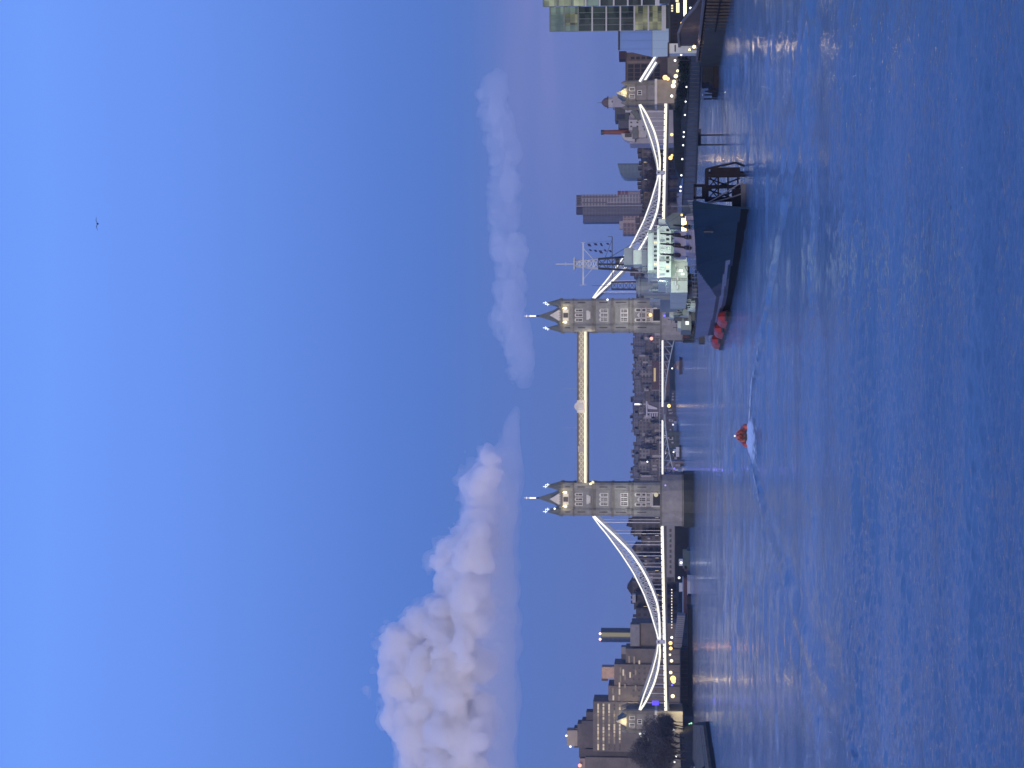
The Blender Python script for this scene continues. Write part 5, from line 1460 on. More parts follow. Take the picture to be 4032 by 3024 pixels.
# dark tree belt on the south bank under and beside the side span
k = 0
for (y, v, D, s) in ((250, 2668, 560, 1.0), (285, 2676, 590, 1.0), (312, 2680, 620, 1.0), (345, 2668, 680, 1.2), (372, 2662, 720, 1.2), (398, 2660, 770, 1.2), (425, 2655, 815, 1.3)):
    D0 = D; x = PX(y, D0); H_ = PZ(v, D0) - GZ
    t_ = thing('evergreen_tree', f'dark evergreen tree on the south bank, {ORD[k]} from the kiosk', 'tree', (x, D0, GZ), 'dark trees on the south bank'); t_.scale = (s, s, max(0.4, H_ / 7.4)); t_.rotation_euler = (0, 0, k * 2.1)
    for nm, me in (('trunk', evt), ('crown', ev[k % 3])):
        o = bpy.data.objects.new(nm, me); COL.objects.link(o); o.parent = t_
    k += 1
# timber wharf below the side span, under-bridge shadow put into its dark colour
r = thing('timber_wharf', 'long timber wharf with rounded end, shadow painted in, under the right side span', 'wharf', (110, 900, 0))
D_ = 905
m = MB(); m.xz([q for q in [(PX(690, D_), PZ(2690, D_)), (PX(684, D_), PZ(2704, D_)), (PX(668, D_), -0.6), (PX(420, D_), -0.6), (PX(420, D_), PZ(2651, D_)), (PX(640, D_), PZ(2655, D_)), (PX(672, D_), PZ(2664, D_)), (PX(686, D_), PZ(2676, D_))]], D_, D_ + 14)
m.build('deck_wall', mat('wharf_shadow_green', (0.014, 0.022, 0.022), 0.85, 0.5, 0.2, stretch=(3, 1, 0.4)), r)
for kk in range(13):
    x = PX(425 + kk * 20, D_); m = MB(); m.bar((x, D_ - 0.3, -1), (x, D_ - 0.3, 7.2), 0.5); m.build('pile', TIMB, r)

# ---------------------------------------------------------------- buildings beyond the bridge on the south side
def fac(nm, col, lit=0.0, cell=(3.2, 3.3), frac=0.5, gl=(0.02, 0.02, 0.026), st=1.3): return facade(nm, col, gl, cell, frac, lit, strength=st)


# white brewhouse with cupola and brick chimney
D_ = 920; br = thing('brewhouse', 'white and cream brewhouse with domed cupola and tall brick chimney', 'building', (PX(470, D_), D_ + 10, GZ))
WHT = mat('cream_render', (0.42, 0.41, 0.42), 0.8, 0.14, 0.3); WHT2 = mat('lavender_render', (0.34, 0.33, 0.37), 0.8, 0.14, 0.3)
def ab_(nm, y0, y1, v0, v1, dd, dep, mt, par=None):
    m = MB(); m.box(PX(y1, D_), PX(y0, D_), D_ + dd, D_ + dd + dep, PZ(v1, D_), PZ(v0, D_)); return m.build(nm, mt, par or br)
ab_('wall', 408, 560, 2480, 2680, 4, 18, WHT2); ab_('wall', 372, 418, 2412, 2600, 2, 9, WHT2)
xq = PX(394, D_); m = MB(); m.cone(xq, D_ + 6, PZ(2450, D_), PZ(2394, D_), 2.9, 2.75, 8); lan = m.build('cupola', WHT, br)
m = MB(); zz = PZ(2394, D_)
for a, b_, ra, rb in ((zz, zz + .5, 2.95, 3.0), (zz + .5, zz + 1.4, 2.4, 2.3), (zz + 1.4, zz + 2.5, 2.3, 1.5), (zz + 2.5, zz + 3.2, 1.5, 0.5), (zz + 3.2, PZ(2349, D_), 0.14, 0.05)): m.cone(xq, D_ + 6, a, b_, ra, rb, 12)
m.build('dome', mat('brown_copper', (0.13, 0.10, 0.10), 0.7), lan)
for v in (2408, 2430): ab_('window', 390, 398, v, v + 9, 3.0, 0.1, DARKG)
ab_('penthouse', 418, 470, 2421, 2476, 2, 14, DARKG); ab_('penthouse', 470, 500, 2434, 2478, 3, 12, mat('penthouse_slate', (0.06, 0.06, 0.085), 0.6))
ab_('window', 424, 438, 2428, 2448, 1.8, 0.15, GREYGLASS); ab_('window', 446, 466, 2428, 2460, 1.8, 0.15, mat('dark_blue_glass', (0.02, 0.025, 0.05), 0.2))
ab_('wall', 415, 440, 2462, 2490, 1, 10, WHT); ab_('wall', 470, 512, 2476, 2535, 0, 10, WHT)
for y_ in (478, 494):
    for v in (2482, 2506, 2530): ab_('window', y_, y_ + 6, v, v + 7, -0.12, 0.1, DARKG)
m = MB(); x_ = PX(509, D_); m.cone(x_, D_ + 9, PZ(2480, D_), PZ(2375, D_), 1.3, 1.05, 10); m.cone(x_, D_ + 9, PZ(2375, D_), PZ(2364, D_), 1.25, 1.2, 10, 1); m.build('chimney', [mat('red_brick', (0.22, 0.085, 0.06), 0.85, 0.2, 0.6), DARKG], br)
m = MB(); m.xz([(PX(556, D_), PZ(2500, D_)), (PX(523, D_), PZ(2500, D_)), (PX(523, D_), PZ(2446, D_)), (PX(540, D_), PZ(2452, D_)), (PX(548, D_), PZ(2460, D_)), (PX(552, D_), PZ(2472, D_))], D_ + 1, D_ + 9); m.build('gable', WHT, br)
ab_('window', 524, 538, 2460, 2487, 0.8, 0.15, GREYGLASS); ab_('balcony', 500, 545, 2490, 2512, -0.6, 3, mat('balcony_grey', (0.12, 0.13, 0.13), 0.6)); ab_('wall', 512, 540, 2512, 2545, 0.5, 8, WHT)
m = MB(); m.bar((PX(470, D_), D_, PZ(2520, D_)), (PX(432, D_), D_, PZ(2492, D_)), 1.4, 2.6); m.build('lean_to_roof', SLATE, br)
# warehouses and tree topped roofs along the south quay
WAREH = [(300, 425, 2530, 960, (0.065, 0.06, 0.065)), (425, 500, 2540, 955, (0.10, 0.095, 0.09)), (500, 565, 2548, 950, (0.085, 0.085, 0.075)), (556, 620, 2527, 1020, (0.085, 0.07, 0.08)), (618, 690, 2530, 1060, (0.075, 0.062, 0.075)), (688, 742, 2528, 1100, (0.07, 0.058, 0.07)),
         (738, 800, 2535, 1120, (0.085, 0.065, 0.055)), (798, 850, 2540, 1080, (0.06, 0.05, 0.062)), (846, 930, 2520, 1300, (0.15, 0.115, 0.115)), (925, 1010, 2530, 1250, (0.12, 0.10, 0.105)), (1008, 1090, 2500, 1240, (0.13, 0.11, 0.115)), (1085, 1180, 2515, 1220, (0.10, 0.085, 0.10))]
for k, (y0, y1, v0, D, c) in enumerate(WAREH):
    r, x0, x1, z1 = building('warehouse', f'brown riverside warehouse beyond the right side span, {ORD[k]} from the right abutment', 'warehouse', y0, y1, v0, D, 25, fac(f'warehouse_brick_{k}', c, 0.05), group='warehouses beyond the right side span')
    for j in range(3):
        a = x0 + (x1 - x0) * (0.1 + 0.3 * j); w = (x1 - x0) * rs.uniform(0.12, 0.22); h = rs.uniform(1.0, 2.8)
        m = MB(); m.box(a, a + w, D + 3, D + 12, z1 + 0.5, z1 + 0.5 + h); m.build('roof_housing', mat('roof_housing', (0.08, 0.07, 0.08), 0.8), r)
    m = MB(); m.box(x0 + (x1 - x0) * 0.3, x0 + (x1 - x0) * 0.36, D - 0.15, D + 0.3, z1 - 9, z1 - 3); m.build('hoist', mat('hoist_grey', (0.2, 0.19, 0.22), 0.8), r)
# red brown bare trees over those roofs
RBT = mat('red_brown_twigs', (0.06, 0.045, 0.05), 0.95, 0.4, 0.2)
rb = [leaf_mesh('red_twig_mass', [(random.Random(7 * k + j).uniform(-5, 5), random.Random(3 * k + j).uniform(-3, 3), random.Random(k + 9 * j).uniform(6, 15), random.Random(k + j).uniform(2, 3.6)) for j in range(12)], 3000, 0.6, RBT, 70 + k, thin=0.25) for k in range(2)]
for k, (y, v, D) in enumerate(((585, 2527, 1000), (640, 2533, 1010), (668, 2528, 1030), (705, 2536, 1040), (735, 2532, 1050), (775, 2545, 1010))):
    x = PX(y, D); H_ = PZ(v, D) - GZ
    t_ = thing('russet_tree', f'russet bare tree over the roofs beyond the right side span, {ORD[k]} from the brewhouse', 'tree', (x, D, GZ), 'russet trees beyond the right side span'); t_.scale = (0.9, 0.9, H_ / 18.0); t_.rotation_euler = (0, 0, k)
    for nm, me in (('trunk', bare[k % 3]), ('crown', rb[k % 2])):
        o = bpy.data.objects.new(nm, me); COL.objects.link(o); o.parent = t_
# distant towers on the right
D_ = 1900; tt = thing('residential_tower', 'tall grey residential tower of two joined slabs far beyond the right chain', 'tower block', (PX(815, D_), D_ + 15, GZ))
CONC = facade('tower_concrete_light', (0.24, 0.22, 0.23), (0.10, 0.095, 0.11), (4.4, 3.1), 0.8); CONC2 = facade('tower_concrete_dark', (0.085, 0.083, 0.11), (0.06, 0.058, 0.085), (4.0, 3.1), 0.7)
def tb(nm, y0, y1, v0, v1, dd, dep, mt):
    m = MB(); m.box(PX(y1, D_), PX(y0, D_), D_ + dd, D_ + dd + dep, PZ(v1, D_) if v1 else GZ, PZ(v0, D_)); return m.build(nm, mt, tt)
tb('wall', 764, 811, 2288, None, 0, 26, CONC); tb('crown_wall', 765, 810, 2269, 2288.3, 0.4, 25, mat('tower_crown', (0.13, 0.12, 0.14), 0.8)); tb('wall', 811.2, 846, 2294, None, 3, 24, CONC2); tb('wall', 846.2, 873, 2295, None, 1, 22, facade('tower_side', (0.05, 0.055, 0.10), (0.04, 0.045, 0.085), (4, 3.1), 0.7))
tb('lift_housing', 812, 838, 2268, 2296, 5, 12, mat('lift_dark', (0.05, 0.05, 0.085), 0.8)); tb('balcony_stack', 772, 777, 2292, 2430, -0.8, 1, mat('balcony_shade', (0.12, 0.11, 0.13), 0.8)); tb('balcony_stack', 794, 798, 2292, 2390, -0.8, 1, mat('balcony_shade', (0.12, 0.11, 0.13), 0.8)); tb('balcony_stack', 800, 806, 2390, 2540, -0.8, 1, mat('balcony_shade', (0.12, 0.11, 0.13), 0.8)); tb('corner_pier', 808, 811, 2268, None, -0.9, 3, mat('corner_pale', (0.34, 0.32, 0.34), 0.8))
for yy in range(768, 808, 9): tb('crown_slot', yy, yy + 5, 2272, 2286, 0.0, 0.4, mat('crown_shade', (0.06, 0.055, 0.07), 0.8))
D_ = 2000; tt = thing('glass_slab', 'pale blue green glass slab with one sloping side far to the right', 'office', (PX(670, D_), D_ + 15, GZ))
m = MB(); m.xz([(PX(702, D_), GZ), (PX(643, D_), GZ), (PX(643, D_), PZ(2433, D_)), (PX(660, D_), PZ(2436, D_)), (PX(672, D_), PZ(2439, D_)), (PX(688, D_), PZ(2446, D_)), (PX(699, D_), PZ(2456, D_)), (PX(702, D_), PZ(2470, D_))], D_, D_ + 25); m.build('glazing', facade('slab_glass', (0.11, 0.16, 0.19), (0.09, 0.14, 0.175), (5, 4), 0.8, rough=0.35), tt)
m = MB(); m.xz([(PX(647, D_), GZ), (PX(642.5, D_), GZ), (PX(642.5, D_), PZ(2432, D_)), (PX(647, D_), PZ(2432, D_))], D_ - 0.6, D_ + 25); m.build('end_wall', mat('slab_end', (0.055, 0.085, 0.12), 0.5), tt)
D_ = 1500; tt = thing('apartment_block', 'pinkish balconied apartment block beside the grey residential tower', 'apartments', (PX(886, D_), D_ + 12, GZ))
tb('wall', 850, 882, 2453, None, 0, 22, facade('pink_concrete', (0.23, 0.17, 0.165), (0.12, 0.09, 0.10), (3, 3.0), 0.6)); tb('wall', 882.2, 921, 2452, None, 1, 22, facade('pink_concrete_b', (0.19, 0.14, 0.14), (0.10, 0.075, 0.085), (3, 3.0), 0.7)); tb('stair_tower', 866, 876, 2452, None, -0.8, 2, mat('pink_pale', (0.34, 0.27, 0.25), 0.8)); tb('plant_room', 868, 898, 2438, 2453, 4, 9, mat('plant_pale', (0.30, 0.28, 0.30), 0.8))
D_ = 1650; tt = thing('banded_chimney', 'slim chimney with dark red bands right of the residential tower', 'chimney', (PX(758, D_), D_, GZ))
m = MB(); x_ = PX(758, D_); m.cone(x_, D_, GZ, PZ(2472, D_), 1.9, 1.6, 10); m.build('shaft', mat('chimney_pale', (0.24, 0.20, 0.21), 0.8), tt)
m = MB()
for a, b_ in ((2472, 2462), (2456, 2450), (2444, 2432)): m.cone(x_, D_, PZ(a, D_), PZ(b_, D_), 1.7, 1.65, 10)
m.build('red_band', mat('chimney_red', (0.16, 0.06, 0.075), 0.8), tt)
m = MB(); m.cone(x_, D_, PZ(2472, D_), PZ(2434, D_), 1.58, 1.5, 10); m.build('upper_shaft', mat('chimney_pale', (0.24, 0.20, 0.21), 0.8), tt)

# ---------------------------------------------------------------- skyline between the bridge towers
rk = random.Random(21)
ROWS = [('distant_tower', 'far blue-grey tower', 'tower block', 2500, 2506, (2494, 2508), [(0.085, 0.085, 0.12), (0.10, 0.098, 0.13), (0.07, 0.075, 0.115)], (26, 52), 4.5, 'tall'), ('mid_block', 'brown-grey riverside block', 'building', 2050, 2100, (2512, 2548), [(0.12, 0.10, 0.10), (0.15, 0.135, 0.135), (0.09, 0.075, 0.08), (0.18, 0.165, 0.165)], (16, 34), 2.5, 'mid'),
        ('quay_building', 'low brown quay building', 'building', 1960, 1990, (2556, 2590), [(0.085, 0.065, 0.062), (0.11, 0.09, 0.085), (0.07, 0.058, 0.066), (0.135, 0.11, 0.10)], (18, 40), 2.0, 'low')]
for nm, lab, cat, Da, Db, (va, vb), cols, (wa, wb), ov, tg in ROWS:
    y = 1905; k = 0
    while y > 1312:
        w = rk.uniform(wa, wb); D = rk.uniform(Da, Db); c = rk.choice(cols); v0 = rk.uniform(va, vb)
        where = f'{ORD[min(k, 19)]} from the left bridge tower' if k < 20 else f'{ORD[k - 20]} past the twentieth from the left bridge tower'
        r, x0, x1, z1 = building(nm, f'{lab} between the bridge towers, {where}', cat, y - w - ov, y, v0, D, 30, fac(f'{tg}_facade_{cols.index(c)}', c, 0.035 if tg != 'tall' else 0.0, (4.5, 3.6), 0.55, (0.045, 0.042, 0.055)), group=f'{lab}s between the bridge towers')
        for j in range(rk.choice((1, 2, 3))):
            a = x0 + (x1 - x0) * rk.uniform(0.05, 0.6); ww = (x1 - x0) * rk.uniform(0.15, 0.4); m = MB(); m.box(a, a + ww, D + 4, D + 15, z1 + 1.0, z1 + 1.0 + rk.uniform(1.2, 4.5)); m.build('roof_housing', mat(f'housing_{j}', ((0.10, 0.09, 0.10), (0.16, 0.15, 0.16), (0.07, 0.06, 0.075))[j], 0.8), r)
        if tg != 'tall' and rk.random() < 0.6:
            a = x0 + (x1 - x0) * rk.uniform(0.1, 0.8); m = MB(); m.box(a, a + rk.uniform(1.2, 3.5), D - 0.4, D, z1 - rk.uniform(5, 14), z1 - rk.uniform(0.5, 3)); m.build('pale_bay', mat('pale_bay', (0.34, 0.32, 0.33), 0.8), r)
        y -= w; k += 1
# white stair and glazed strip, lit strips
D_ = 1940; tt = thing('white_frame_building', 'white framed building with a row of posts in the middle of the far skyline', 'building', (PX(1612, D_), D_ + 8, GZ))
WPT = mat('white_paint', (0.52, 0.50, 0.54), 0.7, 0.1)
tb('wall', 1584, 1640, 2556, None, 1, 14, mat('frame_grey', (0.13, 0.12, 0.14), 0.8)); tb('white_band', 1580, 1642, 2544, 2549, 0, 2, WPT)
for k in range(4): tb('post', 1628, 1640, 2558 + k * 9, 2562 + k * 9, -0.5, 1, WPT)
m = MB(); m.xz([(PX(1592, D_), PZ(2550, D_)), (PX(1606, D_), PZ(2588, D_)), (PX(1612, D_), PZ(2588, D_)), (PX(1610, D_), PZ(2552, D_))], D_ - 0.8, D_); m.build('white_gable', WPT, tt)
tb('white_band', 1622, 1627, 2550, 2592, -0.6, 1, WPT)
D_ = 2380; tt = thing('lit_stair_tower', 'far tower with a bright white lit stair strip', 'tower block', (PX(1592, D_), D_ + 8, GZ)); tb('wall', 1575, 1612, 2492, None, 1, 14, mat('stair_tower', (0.075, 0.07, 0.10), 0.8)); tb('lit_stair', 1588.5, 1595, 2498, 2531, 0.4, 0.6, emit('stair_light', (0.95, 0.97, 1.0), 1.6)); 
D_ = 1930; tt = thing('lit_hall', 'low hall with a warm lit window strip between red ends in the far skyline', 'hall', (PX(1478, D_), D_ + 8, GZ)); tb('wall', 1420, 1535, 2566, None, 1, 14, mat('hall_red', (0.095, 0.06, 0.055), 0.8)); tb('window', 1449, 1502, 2574, 2582, 0.6, 0.4, emit('hall_window', (0.9, 0.68, 0.3), 0.55))
# dark wharf buildings of the far left shore, stepping down towards the left pier
FW = [(1538, 1590, 2640, 1780, (0.05, 0.055, 0.06)), (1588, 1640, 2620, 1720, (0.04, 0.035, 0.05)), (1638, 1700, 2612, 1600, (0.045, 0.04, 0.055)), (1698, 1770, 2608, 1450, (0.03, 0.05, 0.05)), (1768, 1830, 2612, 1330, (0.022, 0.032, 0.036)), (1815, 1885, 2618, 1190, (0.16, 0.14, 0.155))]
for k, (y0, y1, v0, D, c) in enumerate(FW):
    x1 = PX(y0, D); x0 = PX(y1, D)
    zb = 0.0 if True else GZ
    r, x0, x1, z1 = building('wharf_building', f'dark wharf building on the far left shore, {ORD[k]} from the warship stern' if k < 5 else 'pale grey wharf building just right of the left pier', 'wharf building', y0, y1, v0 + 8, D, 20, fac(f'wharf_{k}', c, 0.03, (4, 3.4), 0.5, (0.015, 0.018, 0.024)), zb=-0.5, group='wharf buildings on the far left shore')
    for j in range(3):
        a = x0 + (x1 - x0) * rk.uniform(0.05, 0.8); m = MB(); zq = rk.uniform(1.5, z1 * 0.5); m.box(a, a + (x1 - x0) * rk.uniform(0.06, 0.16), D - 0.5, D, zq, zq + rk.uniform(1.2, 3.2)); m.build('pale_bay', mat('pale_bay', (0.34, 0.32, 0.33), 0.8), r)
lantern(1598, 2634, 1700, LAMPO, 'warm lamp on the far left shore beside the dark wharf buildings', None, 1.6, zb=0)
lantern(1818, 2549, 1185, LAMPW, 'small white light on the dark block right of the left bridge tower', None, 0.5, post=False)
lantern(1333, 2565, 900, LAMPR, 'red signal lamp just left of the right bridge tower', None, 0.8, name='signal_lamp', zb=13.4)

# ---------------------------------------------------------------- north side beyond the bridge: quay buildings under the left chain
NB = [(2040, 2078, 2492, 1010, (0.05, 0.045, 0.055)), (2076, 2112, 2500, 1020, (0.085, 0.07, 0.065)), (2110, 2150, 2528, 1000, (0.06, 0.052, 0.055)), (2146, 2200, 2506, 1080, (0.10, 0.085, 0.085)), (2198, 2250, 2516, 1060, (0.10, 0.085, 0.09)), (2248, 2292, 2538, 1020, (0.09, 0.08, 0.085)), (2288, 2345, 2492, 1120, (0.065, 0.055, 0.07)), (2342, 2400, 2500, 1100, (0.06, 0.05, 0.06)), (2396, 2470, 2508, 1090, (0.07, 0.058, 0.07))]
for k, (y0, y1, v0, D, c) in enumerate(NB):
    r, x0, x1, z1 = building('quay_house', f'brown quay house under the left chain, {ORD[k]} from the left bridge tower', 'house', y0, y1, v0, D, 22, fac(f'quay_brick_{k}', c, 0.03, (3.4, 3.4), 0.5), group='quay houses under the left chain')
    if k in (0, 1, 3, 6):
        m = MB(); zz = z1 + 0.5; m.xz([(x0 - .2, zz), (x1 + .2, zz), ((x0 + x1) / 2, zz + (x1 - x0) * 0.35)] if k != 0 else [(x0, zz), (x1, zz), (x1 - 1, zz - 0.1 + 0.2), (x0 + 0.8, zz + 3.0)], D, D + 22); m.build('roof', mat('quay_slate', (0.05, 0.045, 0.06), 0.8), r)
    if k in (2, 4, 5):
        for j in range(3): addbox(r, 'window', y0 + 8 + j * 12, y0 + 14 + j * 12, v0 + 22, v0 + 32, D - 0.3, 0.3, mat('pale_bay', (0.34, 0.32, 0.33), 0.8))
    if k == 7: addbox(r, 'roof_tank', 2342, 2374, 2490, 2503, D - 4, 6, mat('tank_pale', (0.42, 0.42, 0.46), 0.7))
    if k == 4: addbox(r, 'roof_tank', 2212, 2240, 2510, 2530, D - 3, 4, mat('blue_panel', (0.09, 0.13, 0.19), 0.5))
    for j in range(2):
        a = x0 + (x1 - x0) * rk.uniform(0.1, 0.7); m = MB(); m.box(a, a + 1.5, D + 4, D + 6, z1 + 0.5, z1 + 2.4); m.build('chimney', mat('roof_housing', (0.08, 0.07, 0.08), 0.8), r)
# long pale dock house below the roadway, dark quay wall
r, x0, x1, z1 = building('dock_house', 'long low pale grey dock house under the left side span', 'dock house', 2062, 2272, 2624, 985, 8, mat('dock_house_grey', (0.24, 0.235, 0.25), 0.8, 0.15, 0.3), zb=5.0)
for k in range(9): addbox(r, 'window', 2082 + k * 20.5, 2094 + k * 20.5, 2636, 2644, 984.8, 0.4, mat('dock_window', (0.05, 0.055, 0.06), 0.4))
addbox(r, 'door', 2118, 2128, 2628, 2640, 984.8, 0.4, mat('dock_green', (0.22, 0.28, 0.24), 0.7))
r = thing('quay_wall', 'dark quay wall beneath the pale dock house', 'quay wall', (PX(2160, 975), 978, 0)); m = MB(); m.box(PX(2290, 972), PX(2056, 972), 972, 984, -1, 6.9); m.build('wall', mat('quay_black', (0.018, 0.018, 0.024), 0.8, 0.4, 0.3), r)
m = MB(); m.box(PX(2292, 971), PX(2054, 971), 971.6, 984.2, 6.904, 7.3); m.build('coping', STONE_D, r)
# row of small warm lamps
for k in range(14):
    y = 2322 + k * 11.5; D = 960; lantern(y, 2645, D, emit('warm_small', (1.0, 0.8, 0.6), 1.5), 'small warm lamp in the close row under the left side span', 'row of warm lamps under the left side span', 0.34, zb=3)
for (y, v, D, mt, lab, r_) in ((2510, 2645, 900, LAMPW, 'white lamp below the left chain joint', 0.6), (2532, 2640, 905, LAMPO, 'upper orange lamp near the left chain joint', 0.9), (2553, 2641, 905, LAMPO, 'orange lamp beside the red lit bay near the left chain joint', 0.85), (2578, 2638, 900, LEDY, 'pale lamp left of the orange pair under the left span', 0.5), (2602, 2644, 900, LEDY, 'yellow lamp in the middle of the left short span', 0.75),
                              (2648, 2641, 890, LEDY, 'yellow lamp above the large glowing lamp', 0.75), (2672, 2650, 888, LAMPO, 'largest orange glowing lamp under the left short span', 1.35), (2683, 2652, 887, LAMPO, 'orange lamp touching the largest one', 1.0), (2741, 2649, 880, LEDY, 'pale yellow lamp close to the left abutment', 0.9), (2698, 2646, 884, LAMPB, 'small violet lamp right of the left abutment', 0.4)):
    lantern(y, v, D, mt, lab, 'lamps under the left short span', r_, zb=3)
lamp_light('quay_glow', 'POINT', P(2672, 2640, 884), 300, (1, 0.72, 0.3), 0.5)
lamp_light('joint_glow', 'POINT', P(2545, 2630, 890), 220, (1, 0.4, 0.2), 0.5)
# covered pier walkway and floating pier
D_ = 905; r = thing('covered_pier_ramp', 'pale grey ribbed covered ramp sloping down to the river under the left span', 'covered ramp', (PX(2470, D_), D_, 0))
pa = P(2418, 2683, D_); pb = P(2545, 2668, D_ + 4); m = MB(); m.bar(pa, pb, 3.4, 3.6); m.build('canopy', mat('ribbed_grey', (0.27, 0.28, 0.30), 0.6, 0.15, 0.5), r)
for k in range(16):
    p = pa + (pb - pa) * ((k + 0.5) / 16); m = MB(); m.box(p.x - 0.12, p.x + 0.12, p.y - 1.85, p.y - 1.6, p.z - 1.6, p.z + 1.85); m.build('rib', mat('rib_grey', (0.16, 0.165, 0.18), 0.6), r)
m = MB(); m.bar(pa + Vector((0, 0, -2)), (pa.x, pa.y, -1), 0.5); m.bar(pb + Vector((0, 0, -2)), (pb.x, pb.y, -1), 0.5); m.build('support_pile', TIMB, r)
r = thing('floating_pier', 'dark floating pier stage moored along the north bank under the left span', 'pier', (PX(2560, 880), 880, 0))
m = MB(); m.box(PX(2780, 868), PX(2395, 868), 868, 884, -0.5, 2.0); m.build('stage', mat('stage_black', (0.016, 0.017, 0.02), 0.8, 0.4, 0.4), r)
m = MB(); m.box(PX(2770, 870), PX(2560, 870), 870, 880, 2.004, 5.2); m.build('waiting_room', mat('stage_room', (0.028, 0.026, 0.028), 0.8, 0.4, 0.4), r)
m = MB()
for k in range(12): x_ = PX(2770 - k * 17, 869.5); m.box(x_ - 0.1, x_ + 0.1, 869.4, 869.9, 2.0, 5.0)
m.build('frame', mat('stage_frame', (0.06, 0.055, 0.05), 0.8), r)


# ---------------------------------------------------------------- moored boats under the left span
def barge(name, label, y0, y1, vt, D, w, mt, cab, cabmt, z=1.4):
    x0, x1 = PX(y1, D), PX(y0, D); r = thing(name, label, 'boat', ((x0 + x1) / 2, D, 0)); L_ = x1 - x0
    m = MB(); plan = [(x0, D - w * 0.35), (x0 + L_ * 0.08, D - w / 2), (x1 - L_ * 0.14, D - w / 2), (x1, D), (x1 - L_ * 0.14, D + w / 2), (x0 + L_ * 0.08, D + w / 2), (x0, D + w * 0.35)]
    m.prism([(q[0] * 0.97 + 0.03 * (x0 + x1) / 2, q[1]) for q in plan], -0.4, z, 0, plan); m.build('hull', mt, r)
    for (fa, fb, za, zb_, mm, nm) in cab:
        m = MB(); m.box(x0 + L_ * fa, x0 + L_ * fb, D - w * 0.36, D + w * 0.36, za, zb_); o = m.build(nm, mm, r)
    return r


WB_ = mat('boat_white', (0.5, 0.52, 0.56), 0.5, 0.1); TEAL = mat('boat_teal', (0.05, 0.085, 0.10), 0.5); NAVY = mat('boat_black', (0.012, 0.012, 0.016), 0.5); BLUE_B = mat('boat_blue', (0.16, 0.24, 0.36), 0.5); MAR = mat('boat_maroon', (0.07, 0.02, 0.035), 0.5)
barge('moored_launch', 'dark teal river launch with white wheelhouse moored under the left span', 2152, 2258, 2675, 935, 4.5, TEAL, [(0.2, 0.9, 1.4, 3.4, TEAL, 'cabin'), (0.3, 0.55, 3.4, 5.3, WB_, 'wheelhouse'), (0.1, 0.3, 1.4, 2.6, MAR, 'engine_box')], None)
lantern(2216, 2682, 929, LAMPW, 'white lamp on the teal launch under the left span', None, 0.6, name='boat_lamp', zb=1.5)
lantern(2275, 2674, 930, LAMPW, 'white lamp between the teal launch and the white passenger boat', None, 0.55, name='boat_lamp', zb=1.0)
barge('passenger_boat', 'long white and maroon passenger boat moored beside the teal launch', 2262, 2425, 2680, 925, 5.0, WB_, [(0.05, 0.92, 1.4, 3.2, MAR, 'saloon'), (0.03, 0.95, 3.2, 3.7, BLUE_B, 'upper_deck'), (0.6, 0.8, 3.7, 5.3, WB_, 'wheelhouse')], None)
barge('black_lighter', 'low black lighter in front of the passenger boat under the left span', 2336, 2405, 2700, 905, 5.0, NAVY, [(0.1, 0.9, 1.4, 1.9, NAVY, 'hatch_cover')], None)
for (n_, lab, ya, yb_, D_, cab, cm_) in (('moored_boat', 'small white cruiser moored against the far left shore beside the left pier', 1835, 1872, 1150, WB_, BLUE_B), ('moored_boat', 'dark river boat with white saloon moored on the far left shore, middle of three', 1752, 1806, 1290, NAVY, WB_), ('moored_boat', 'blue and white river boat moored on the far left shore, farthest from the pier', 1650, 1704, 1480, BLUE_B, WB_)):
    barge(n_, lab, ya, yb_, 2660, D_, 4.5, cab, [(0.15, 0.85, 1.4, 3.6, cm_, 'saloon'), (0.5, 0.7, 3.6, 5.2, WB_, 'wheelhouse')], None)
for y, v, D, mt, lab, r_ in ((1845, 2655, 1146, LAMPB, 'blue lamp on the white cruiser beside the left pier', 0.55), (1780, 2652, 1285, LAMPW, 'white lamp on the dark river boat on the far left shore', 0.5), (1672, 2650, 1475, LAMPW, 'white lamp on the blue river boat on the far left shore', 0.5)):
    lantern(y, v, D, mt, lab, None, r_, name='boat_lamp', zb=1.2)
# tug beyond the bridge, between the towers
D_ = 1240; x_ = PX(1442, D_); r = thing('tug', 'dark tug with a white mast light out on the river beyond the bridge', 'boat', (x_, D_, 0))
m = MB(); plan = [(x_ - 5.6, D_ - 2), (x_ + 4.2, D_ - 2.6), (x_ + 6.2, D_), (x_ + 4.2, D_ + 2.6), (x_ - 5.6, D_ + 2)]; m.prism([(q[0] * 0.9 + x_ * 0.1, q[1]) for q in plan], -0.3, 1.9, 0, plan); m.build('hull', mat('tug_hull', (0.03, 0.02, 0.035), 0.6), r)
m = MB(); m.box(x_ - 2.4, x_ + 3.2, D_ - 1.8, D_ + 1.8, 1.904, 3.8); m.build('deck_house', mat('tug_house', (0.20, 0.17, 0.17), 0.6), r)
m = MB(); m.box(x_ - 0.8, x_ + 1.6, D_ - 1.4, D_ + 1.4, 3.804, 5.4); m.build('wheelhouse', mat('tug_maroon', (0.09, 0.045, 0.06), 0.6), r)
m = MB(); m.box(x_ - 1.9, x_ + 0.3, D_ - 1.9, D_ - 1.82, 2.4, 3.3); m.build('window', mat('tug_window', (0.32, 0.29, 0.24), 0.4), r)
m = MB(); m.cone(x_ - 1.4, D_, 3.8, 6.4, 0.14, 0.08, 6); m.ball((x_ - 1.4, D_, 6.5), 0.5, 1); m.build('mast_light', [DARKSTEEL, LAMPW], r)

